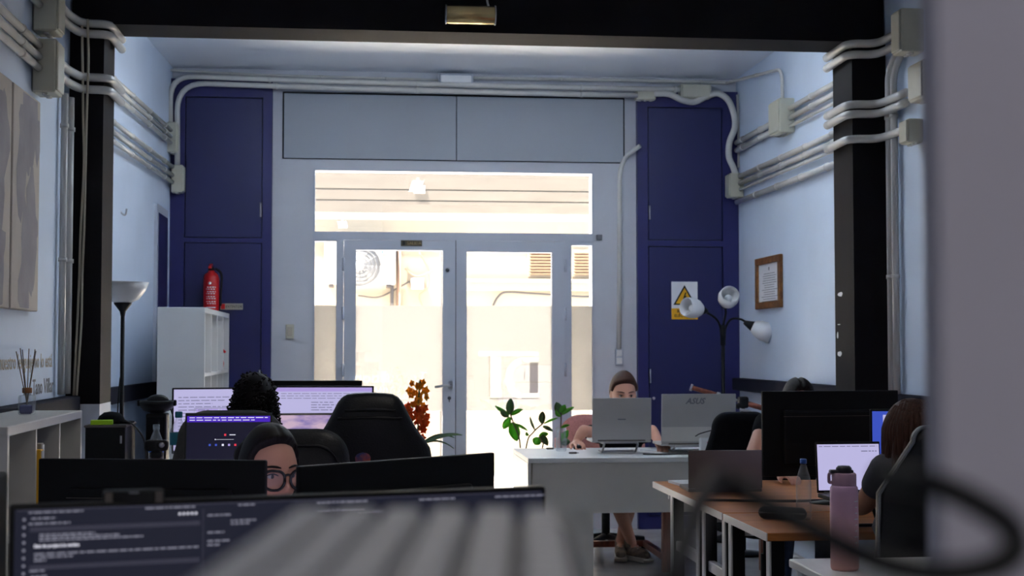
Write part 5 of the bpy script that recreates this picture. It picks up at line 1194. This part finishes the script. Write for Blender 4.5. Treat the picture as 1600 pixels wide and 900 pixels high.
# ================================================================== people
def G(x, s): return math.exp(-(x/s)**2)
def face_point(th, ph, k=1.0):
    """head surface; face towards -Y, centre at eye level; th azimuth from the face, ph elevation"""
    cx, cz = math.cos(ph), math.sin(ph)
    x = .074*cx*math.sin(th); y = -.096*cx*math.cos(th); z = .118*cz
    if y > 0: y *= 1.02
    if z < 0:
        u = -z/.118
        x *= 1-.30*u**1.6
        if y > 0: y *= 1-.45*u
        else: y = y*(1-.05*u) - .020*u*u*(1-u*.3)*cx**.3
    if y < 0:
        f = max(0, math.cos(th))
        y -= .030*G(x, .0125)*(G(z+.034, .017)+.55*G(z+.012, .02))*f        # nose
        y += .010*(G(x-.031, .018)+G(x+.031, .018))*G(z-.0, .013)          # eye sockets
        y -= .005*(G(x-.03, .024)+G(x+.03, .024))*G(z-.022, .010)          # brow
        y -= .007*G(x, .026)*(G(z+.064, .0065)+G(z+.077, .0065))*f         # lips
        y -= .006*G(x, .022)*G(z+.102, .014)                               # chin
        y -= .005*(G(x-.045, .02)+G(x+.045, .02))*G(z+.03, .022)           # cheeks
    return Vector((x, y, z))*k
def head_into(mb, M, k=1.0, n=56, m=44):
    vs = []; fs = []
    for i in range(m+1):
        ph = -PI/2+.02+(PI-.04)*i/m
        for j in range(n): vs.append(face_point(2*PI*j/n-PI, ph, k))
    for i in range(m):
        for j in range(n): j2 = (j+1) % n; fs.append((i*n+j, i*n+j2, (i+1)*n+j2, (i+1)*n+j))
    fs += [tuple(range(n-1, -1, -1)), tuple(range(m*n, m*n+n))]
    mb.add(vs, fs, True, M)
    for s in (-1, 1): mb.ell((s*.074*k, .012*k, -.018*k), (.010*k, .018*k, .030*k), 12, 8, M=M)
def surf_y(x, z):                                                     # front surface depth at (x, z)
    best = None
    lo, hi = -PI/2+.02, PI/2-.02
    ph = math.asin(max(-.99, min(.99, z/.118)))
    a, b = 0.0, 1.5
    for _ in range(30):
        mid = (a+b)/2; p = face_point(math.copysign(mid, x) if x else mid, ph)
        if abs(p.x) < abs(x): a = mid
        else: b = mid
    return face_point(math.copysign(a, x) if x else 0.0, ph).y
def face_features(t, M, brow='hair_black', lip=True):
    for s in (-1, 1):
        y = surf_y(s*.031, .0)
        MB().ell((s*.031, y+.0065, .0), (.0125, .0105, .0095), 16, 10, M=M).build('eye', MATS['eye_white'], t)
        MB().ell((s*.031+.002, y-.0018, -.0005), (.0066, .0034, .0068), 14, 8, M=M).build('iris', MATS['eye_dark'], t)
        MB().tube([V(s*.031+d*.0135, surf_y(s*.031+d*.0135, .007-.004*d*d)-.0025, .0075-.005*d*d) for d in (-1, -.6, -.2, .2, .6, 1)], [.0012, .002, .0024, .0024, .002, .0012], 6, M=M).build('eyelid', MATS['eye_dark'], t)
        MB().tube([V(s*(.012+.011*k), surf_y(s*(.012+.011*k), .024+.003*math.sin(k*.9))-.0008, .0245+.004*math.sin(k*.8)) for k in range(5)], [.0016, .0028, .0030, .0024, .001], 6, M=M, flat=1.2).build('eyebrow', MATS[brow], t)
    if lip:
        for z, r in ((-.0645, .0032), (-.0755, .0042)):
            MB().tube([V(x, surf_y(x, z)+.0008, z+.0015*abs(x)/.02) for x in (-.022, -.015, -.007, 0, .007, .015, .022)], [.001, r*.7, r, r, r, r*.7, .001], 8, M=M).build('lip', MATS['lip'], t)
def hair_shell(thick, M, hairline, k=1.0, n=60, m=46):
    """hair cap: head surface pushed out where hair grows; hairline(th, ph) -> 0..1"""
    vs = []; fs = []
    for i in range(m+1):
        ph = -PI/2+.02+(PI-.04)*i/m
        for j in range(n):
            th = 2*PI*j/n-PI; p = face_point(th, ph, k); h = hairline(th, ph)
            d = p.normalized(); vs.append(p+d*(thick(th, ph)*h-.012*(1-h)))
    for i in range(m):
        for j in range(n): j2 = (j+1) % n; fs.append((i*n+j, i*n+j2, (i+1)*n+j2, (i+1)*n+j))
    fs += [tuple(range(n-1, -1, -1)), tuple(range(m*n, m*n+n))]
    return MB().add(vs, fs, True, M)
def sstep(a, b, x): u = max(0, min(1, (x-a)/(b-a))); return u*u*(3-2*u)
def pulled_back(front=.85, side=-.8):
    def f(th, ph):
        a = abs(th)
        lim = front-.22*(a/1.05)**2 if a < 1.05 else (front-.22)+(.10-front+.22)*sstep(1.05, 1.4, a)
        if a > 1.7: lim = .10+(side-.10)*sstep(1.7, 2.1, a)
        return sstep(lim-.05, lim+.05, ph)
    return f
def line_style(front=.62, side=-.5):
    def f(th, ph):
        a = abs(th)
        lim = front+(side-front)*sstep(.35, 1.45, a) if a < 1.9 else side-.35*sstep(1.9, 2.6, a)
        return sstep(lim-.05, lim+.05, ph)
    return f
def hand_into(mb, M, curl=.6, side=1):
    """palm along +X, back of the hand +Z; thumb at +Y*side"""
    mb.ell((.045, 0, 0), (.05, .040, .015), 14, 8, M=M); mb.cap_chain([((0, 0, 0), .024), ((.04, 0, 0), .022)], 10, M=M)
    for k, (y, L) in enumerate(((.030, .070), (.010, .078), (-.010, .072), (-.029, .056))):
        p = Vector((.082, y*side, .004)); a = -.1; ch = [(p-Vector((.03, 0, 0)), .010)]; r = .0092
        for s in (.45, .30, .25):
            ch.append((p.copy(), r)); p = p+Vector((math.cos(a), y*side*1.2, math.sin(a)))*L*s; a -= curl; r *= .93
        ch.append((p, r*.85)); mb.cap_chain(ch, 8, M=M)
    mb.cap_chain([((.02, .024*side, -.004), .013), ((.045, .048*side, -.010), .0115), ((.068, .056*side, -.016), .010), ((.086, .054*side, -.022), .0085)], 8, M=M)
def person(label, loc, hd, hrot, sh, hip, arms, legs, skin='skin', shirt='shirt_black', pants='denim', voxel=.008, hk=1.0, sleeve=.45, sw=.17, features=True, brow='hair_black', shoe='shoe_tan', lean=0):
    """hd head centre (eye level), sh / hip centres; arms, legs: joint lists in world coordinates"""
    t = thing('person', label, 'person', loc); O = Matrix.Translation(-Vector(loc))
    hd, sh, hip = Vector(hd), Vector(sh), Vector(hip)
    HM_ = Matrix.Translation(hd) @ Euler(hrot).to_matrix().to_4x4(); fwd = HM_.to_3x3() @ Vector((0, -1, 0))
    mb = MB(); head_into(mb, O @ HM_, hk)
    nb = hd+(HM_.to_3x3() @ Vector((0, .025, -.075)))*hk
    mb.cap_chain([(nb, .052), (sh+Vector((0, 0, .06)), .055), (sh+Vector((0, 0, -.02)), .07)], 14, M=O)
    side = (arms[0][0]-arms[1][0]); side.z = 0; side = side.normalized()
    tor = MB()
    def torso(b, g):
        sp = [(sh+Vector((0, 0, .035)), .07, .06), (sh+Vector((0, 0, -.0)), sw*.86, .085), (sh*.85+hip*.15, sw, .105), (sh*.6+hip*.4, sw*.88, .105), (sh*.3+hip*.7, sw*.82, .10), (hip, sw*1.0, .115), (hip-Vector((0, 0, .07)), sw*.95, .11)]
        n = 20; vs = []; fs = []; fr = Vector((0, 0, 1)).cross(side)
        for p, a, c in sp:
            for k in range(n): q = 2*PI*k/n; vs.append(p+side*math.cos(q)*(a+g)+fr*math.sin(q)*(c+g))
        for i in range(len(sp)-1):
            for k in range(n): k2 = (k+1) % n; fs.append((i*n+k, i*n+k2, (i+1)*n+k2, (i+1)*n+k))
        fs += [tuple(range(n-1, -1, -1)), tuple(range((len(sp)-1)*n, len(sp)*n))]
        b.add(vs, fs, True, O)
    torso(mb, 0); shirtm = MB(); torso(shirtm, .010)
    for i, A in enumerate(arms):
        s_, e_, w_ = A[0], A[1], A[2]
        mb.cap_chain([(s_, .05), (s_*.6+e_*.4, .044), (e_, .037)], 12, M=O); mb.cap_chain([(e_, .037), (e_*.65+w_*.35, .037), (w_, .024)], 12, M=O)
        hm = A[3] if len(A) > 3 else None
        if hm is None:
            d = (w_-e_).normalized(); z = Vector((0, 0, 1)); y = z.cross(d); y = y.normalized() if y.length > .1 else Vector((1, 0, 0)); z = d.cross(y)
            hm = Matrix(((d.x, y.x, z.x, w_.x), (d.y, y.y, z.y, w_.y), (d.z, y.z, z.z, w_.z), (0, 0, 0, 1)))
        hand_into(mb, O @ hm, .45, 1 if i == 0 else -1)
        u = sleeve
        shirtm.cap_chain([(s_, .062), (s_*(1-min(1, u))+e_*min(1, u), .056)] if u <= 1 else [(s_, .062), (e_, .050), (e_*.1+w_*.9, .036)], 12, M=O)
    pm = MB(); 
    for A in legs:
        h_, k_, a_ = A[0], A[1], A[2]
        mb.cap_chain([(h_, .085), (h_*.5+k_*.5, .072), (k_, .056)], 14, M=O); mb.cap_chain([(k_, .055), (k_*.68+a_*.32, .053), (a_, .034)], 14, M=O)
        f_ = A[3] if len(A) > 3 else a_+Vector((0, -.14, -.05)); mb.cap_chain([(a_-Vector((0, 0, .03)), .034), (f_, .026)], 10, M=O)
        pm.cap_chain([(h_, .098), (h_*.5+k_*.5, .084), (k_, .068)], 14, M=O)
        if pants == 'denim': pm.cap_chain([(k_, .068), (k_*.68+a_*.32, .064), (a_*.95+k_*.05, .050)], 14, M=O)
        sm = MB(); d = (f_-a_); d.z = 0; d = d.normalized() if d.length > 1e-3 else Vector((0, -1, 0))
        base = Vector((a_.x, a_.y, min(a_.z-.085, f_.z-.03)))
        s0 = a_-Vector((0, 0, .045)); 
        smx = Matrix(((d.x, -d.y, 0, s0.x), (d.y, d.x, 0, s0.y), (0, 0, 1, s0.z), (0, 0, 0, 1)))
        sm.cap_chain([((-.045, 0, -.005), .040), ((.06, 0, -.012), .042), ((.15, 0, -.022), .034)], 14, M=O @ smx); sm.cap_chain([((-.02, 0, .05), .042), ((0, 0, 0), .042)], 12, M=O @ smx)
        so = meshobj('shoe', remeshed(sm, .008, 3), shoe, t)
        MB().prism([(-.085, -.062), (.18, -.062), (.19, -.045), (.17, -.035), (-.08, -.035)], -.042, .042, M=O @ smx).build('sole', MATS['sole'], so)
        MB().tube([(.03, -.02, .028), (.045, .02, .030), (.06, -.02, .026), (.075, .02, .024), (.09, -.02, .018)], .004, 6, M=O @ smx).build('laces', MATS['sole'], so)
    pm.ell(hip-Vector((0, 0, .03)), (sw*1.05, .125, .11), M=O)
    meshobj('body', remeshed(mb, voxel, 1), skin, t); meshobj('shirt', remeshed(shirtm, .011, 3), shirt, t); meshobj('trousers', remeshed(pm, .012, 3), pants, t)
    if features: face_features(t, O @ HM_ @ Matrix.Scale(hk, 4), brow)
    return t, O @ HM_
def seated(c, zs, face, width=.17, z_seat=.46, kn=.42):
    """default leg joints for someone sitting at c=(x,y) facing unit vector face"""
    f = Vector((face[0], face[1], 0)); s = Vector((0, 0, 1)).cross(f); out = []
    for k in (-1, 1):
        h = Vector((c[0], c[1], z_seat+.10))+s*k*.09; kn_ = h+f*kn+s*k*.03+Vector((0, 0, -.02)); a = Vector((kn_.x, kn_.y, .115))-f*.08; out.append((h, kn_, a, a+f*.14+Vector((0, 0, -.045))))
    return out
# --- woman with glasses
E1 = at(421, 738, 4.12); hd = V(E1.x, 4.12, E1.z); yaw = .52
shc = hd+V(-.01, .05, -.27); hip = V(hd.x-.01, 4.30, .54)
arms = [(shc+V(.17, 0, -.01), shc+V(.24, -.08, -.17), V(hd.x+.20, 3.80, .80)), (shc+V(-.17, 0, -.01), shc+V(-.24, -.08, -.17), V(hd.x-.20, 3.80, .80))]
t, HM1 = person('woman with black glasses and parted dark hair looking over two monitors', (hd.x, 4.30, 0), hd, (.06, 0, yaw), shc, hip, arms, seated((hip.x, hip.y), 0, (0, -1), kn=.40), 'skin', 'shirt_black', 'denim', voxel=.0052, sleeve=1.5)
def th1(a, p): return .014+.010*sstep(.2, 1.2, p)-.007*G(a, .10)*sstep(.5, .8, p)
ms = hair_shell(th1, HM1, pulled_back(.86, -.7))
me = meshobj('hair', remeshed(ms, .005, 2), 'hair_black', t)
MB().ell((0, .125, .03), (.05, .045, .05), M=HM1).build('hair_bun', MATS['hair_black'], t)
g = MB()
for s in (-1, 1):
    cx = s*.0385; yl = min(surf_y(cx, 0), surf_y(s*.012, -.02))-.010
    pr = []
    for k in range(25):
        a = 2*PI*k/24; ex = .0295*math.copysign(abs(math.cos(a))**.9, math.cos(a)); ez = .027*math.copysign(abs(math.sin(a))**(.75 if math.sin(a) > 0 else .95), math.sin(a))
        if ez > 0 and ex*s > 0: ez += .004*ex*s/.03
        pr.append(V(cx+ex, yl+.010*max(0, abs(cx+ex)-.03)/.03, -.007+ez))
    g.tube(pr, .0042, 8, M=HM1)
    MB().add([p+V(0, .0005, 0) for p in pr[:-1]], [tuple(range(24))], M=HM1).build('lens', MATS['spectacle_glass'], t)
    g.tube(spline([V(s*.067, yl+.012, .004), V(s*.078, yl+.04, .004), V(s*.083, 0.0, .0), V(s*.080, .03, -.02)], 6), .0026, 8, M=HM1)
g.tube(spline([V(-.012, yl, .004), V(0, min(yl, surf_y(0, .006)-.003), .008), V(.012, yl, .004)], 5), .0036, 8, M=HM1)
g.build('glasses_frame', MATS['black_gloss'], t)
# --- curly-haired person seen from behind
hd = V(CUR.x, 6.42, at(398, 632, 6.42).z); shc = hd+V(0.02, -.05, -.27); hip = V(hd.x, 6.22, .56)
arms = [(shc+V(-.17, 0, 0), shc+V(-.24, .10, -.20), V(hd.x-.16, 6.78, .80)), (shc+V(.17, 0, 0), shc+V(.25, .10, -.20), V(hd.x+.18, 6.78, .80))]
t, HM2 = person('person with black curly hair in plaid shirt seen from behind', (hd.x, 6.22, 0), hd, (0, 0, PI), shc, hip, arms, seated((hip.x, hip.y), 0, (0, 1), kn=.38), 'skin_tan', 'shirt_plaid', 'denim', voxel=.010, sleeve=1.5, features=False)
random.seed(21)
hs_ = hair_shell(lambda a, p: .026, HM2, line_style(.5, -1.1))
cm = MB(); cm.v = hs_.v[:]; cm.f = hs_.f[:]; cm.sm = hs_.sm[:]
for i in range(420):
    th = random.uniform(-PI, PI); ph = math.asin(random.uniform(-.75, 1.0))
    if abs(th) < 1.0 and ph < .55: continue
    p = face_point(th, ph); d = p.normalized(); p = p+d*random.uniform(.018, .036); r = random.uniform(.006, .011)
    ax = Vector((random.uniform(-.4, .4), random.uniform(-.4, .4), -1)).normalized(); u = ax.orthogonal().normalized(); v_ = ax.cross(u); a0 = random.uniform(0, 6)
    L = random.uniform(.03, .06); cm.tube([p+ax*L*k/9+(u*math.cos(a0+k*1.25)+v_*math.sin(a0+k*1.25))*r for k in range(10)], .0038, 5, M=HM2)
for i in range(70):                                                   # longer curls at nape and sides
    th = random.choice((-1, 1))*random.uniform(1.5, PI); p = face_point(th, -.5); d = p.normalized(); p = p+d*.02; a0 = random.uniform(0, 6); r = random.uniform(.008, .014); L = random.uniform(.06, .13)
    cm.tube([p+Vector((d.x*.25, d.y*.25, -1))*L*k/13+Vector((math.cos(a0+k*1.15), math.sin(a0+k*1.15), 0))*r for k in range(14)], .004, 5, M=HM2)
cm.build('hair', MATS['hair_curly'], t)
# --- woman at the white desk
hd = at(974, 614, 9.62); hd = V(hd.x, 9.62, hd.z); shc = hd+V(0, .08, -.29); hip = V(hd.x+.02, 9.90, .55)
hnd = V(HM.x+.0, HM.y+.085, ZW+.045)
hmx = Matrix(((.10, 1, 0, hnd.x), (-.98, .1, -.2, hnd.y), (-.2, 0, .98, hnd.z), (0, 0, 0, 1)))
arms = [(shc+V(.16, 0, 0), V(at(1018, 668, 9.5).x, 9.48, at(1018, 672, 9.5).z), V(hd.x+.16, 9.20, ZW+.05)), (shc+V(-.16, 0, 0), V(at(911, 668, 9.45).x-.0, 9.42, at(911, 672, 9.45).z), hnd, hmx)]
an1, an2 = at(975, 848, 9.5), at(990, 850, 9.45)
legs = [(hip+V(.09, 0, 0), V(at(955, 790, 9.40).x, 9.40, .50), V(at(987, 850, 9.46).x, 9.46, .115), V(at(1003, 858, 9.36).x, 9.36, .06)), (hip+V(-.09, 0, 0), V(at(990, 790, 9.45).x, 9.44, .50), V(at(971, 850, 9.52).x, 9.54, .115), V(at(970, 858, 9.42).x, 9.42, .06))]
t, HM3 = person('woman behind the silver laptop at the white desk with crossed ankles', (hip.x, 9.90, 0), hd, (.22, 0, .02), shc, hip, arms, legs, 'skin', 'shirt_black', 'shirt_black', voxel=.0062, hk=1.1, sleeve=.5, sw=.15, brow='hair_brown')
hs_ = hair_shell(lambda a, p: .016+.006*p, HM3 @ Matrix.Scale(1.1, 4), pulled_back(.74, -.8)); meshobj('hair', remeshed(hs_, .006, 2), 'hair_brown', t)
MB().cap_chain([((.03, .09, .01), .03), ((.07, .11, -.03), .042), ((.09, .11, -.10), .036), ((.085, .10, -.17), .018)], 12, M=HM3).build('ponytail', MATS['hair_brown'], t)
# --- person behind the large black monitor
hd = at(1247, 612, 7.42); hd = V(hd.x, 7.42, hd.z-.065); shc = hd+V(-.02, .05, -.27); hip = V(hd.x-.02, 7.62, .55)
el = at(1166, 705, 7.2); arms = [(shc+V(.17, 0, 0), shc+V(.24, -.06, -.22), V(hd.x+.1, 6.95, .80)), (V(at(1196, 662, 7.4).x, 7.40, at(1196, 662, 7.4).z), V(at(1172, 712, 7.25).x, 7.22, at(1172, 712, 7.25).z), V(at(1222, 745, 6.95).x, 6.95, .80))]
t, HM4 = person('dark-haired person mostly hidden behind the large black monitor', (hip.x, 7.62, 0), hd, (.18, 0, 0), shc, hip, arms, seated((hip.x, hip.y), 0, (0, -1), kn=.38), 'skin', 'shirt_black', 'denim', voxel=.009, sleeve=.25, features=True)
hs_ = hair_shell(lambda a, p: .018+.010*sstep(.2, 1, p)-.014*G(math.sin(a)*math.cos(p), .09)*sstep(.3, .6, p), HM4, line_style(.82, -.9)); meshobj('hair', remeshed(hs_, .005, 1), 'hair_black', t)
# --- person with long brown hair at the right
hd = at(1416, 684, 4.78); hd = V(hd.x+.02, 4.78, hd.z); shc = hd+V(.02, -.03, -.26); hip = V(hd.x+.05, 4.72, .55)
arms = [(V(at(1385, 735, 4.78).x, 4.78, at(1385, 735, 4.78).z), V(at(1354, 788, 4.86).x, 4.88, at(1354, 788, 4.86).z), V(at(1335, 790, 5.05).x+.02, 5.10, .83)), (shc+V(.20, 0, 0), shc+V(.28, .06, -.2), V(hd.x+.15, 5.05, .80))]
t, HM5 = person('person with long brown hair seen from behind beside the partition', (hip.x, 4.72, 0), hd, (0, 0, PI+.35), shc, hip, arms, seated((hip.x, hip.y), 0, (-.2, .98), kn=.36), 'skin_tan', 'shirt_grey', 'denim', voxel=.009, sleeve=.42, features=False)
hm = hair_shell(lambda a, p: .020, HM5, line_style(.55, -1.2)); random.seed(33)
for i in range(90):
    th = random.uniform(1.15, 2*PI-1.15); st = face_point(th, random.uniform(.6, 1.35)); d = Vector((st.x, st.y, 0)).normalized(); L = random.uniform(.30, .40)
    a = face_point(th, 0)+d*.016; pts = [st+st.normalized()*.014, face_point(th, .45)*1.0+d*.016, a]+[a+d*(.012*math.sin(k*.7+i)+.002*k)+Vector((random.uniform(-.004, .004), random.uniform(-.004, .004), -L*k/5)) for k in range(1, 6)]
    hm.tube(spline(pts, 3), [.012]*(len(spline(pts, 3))-3)+[.009, .006, .003], 6, M=HM5)
hm.build('hair', MATS['hair_brown'], t)
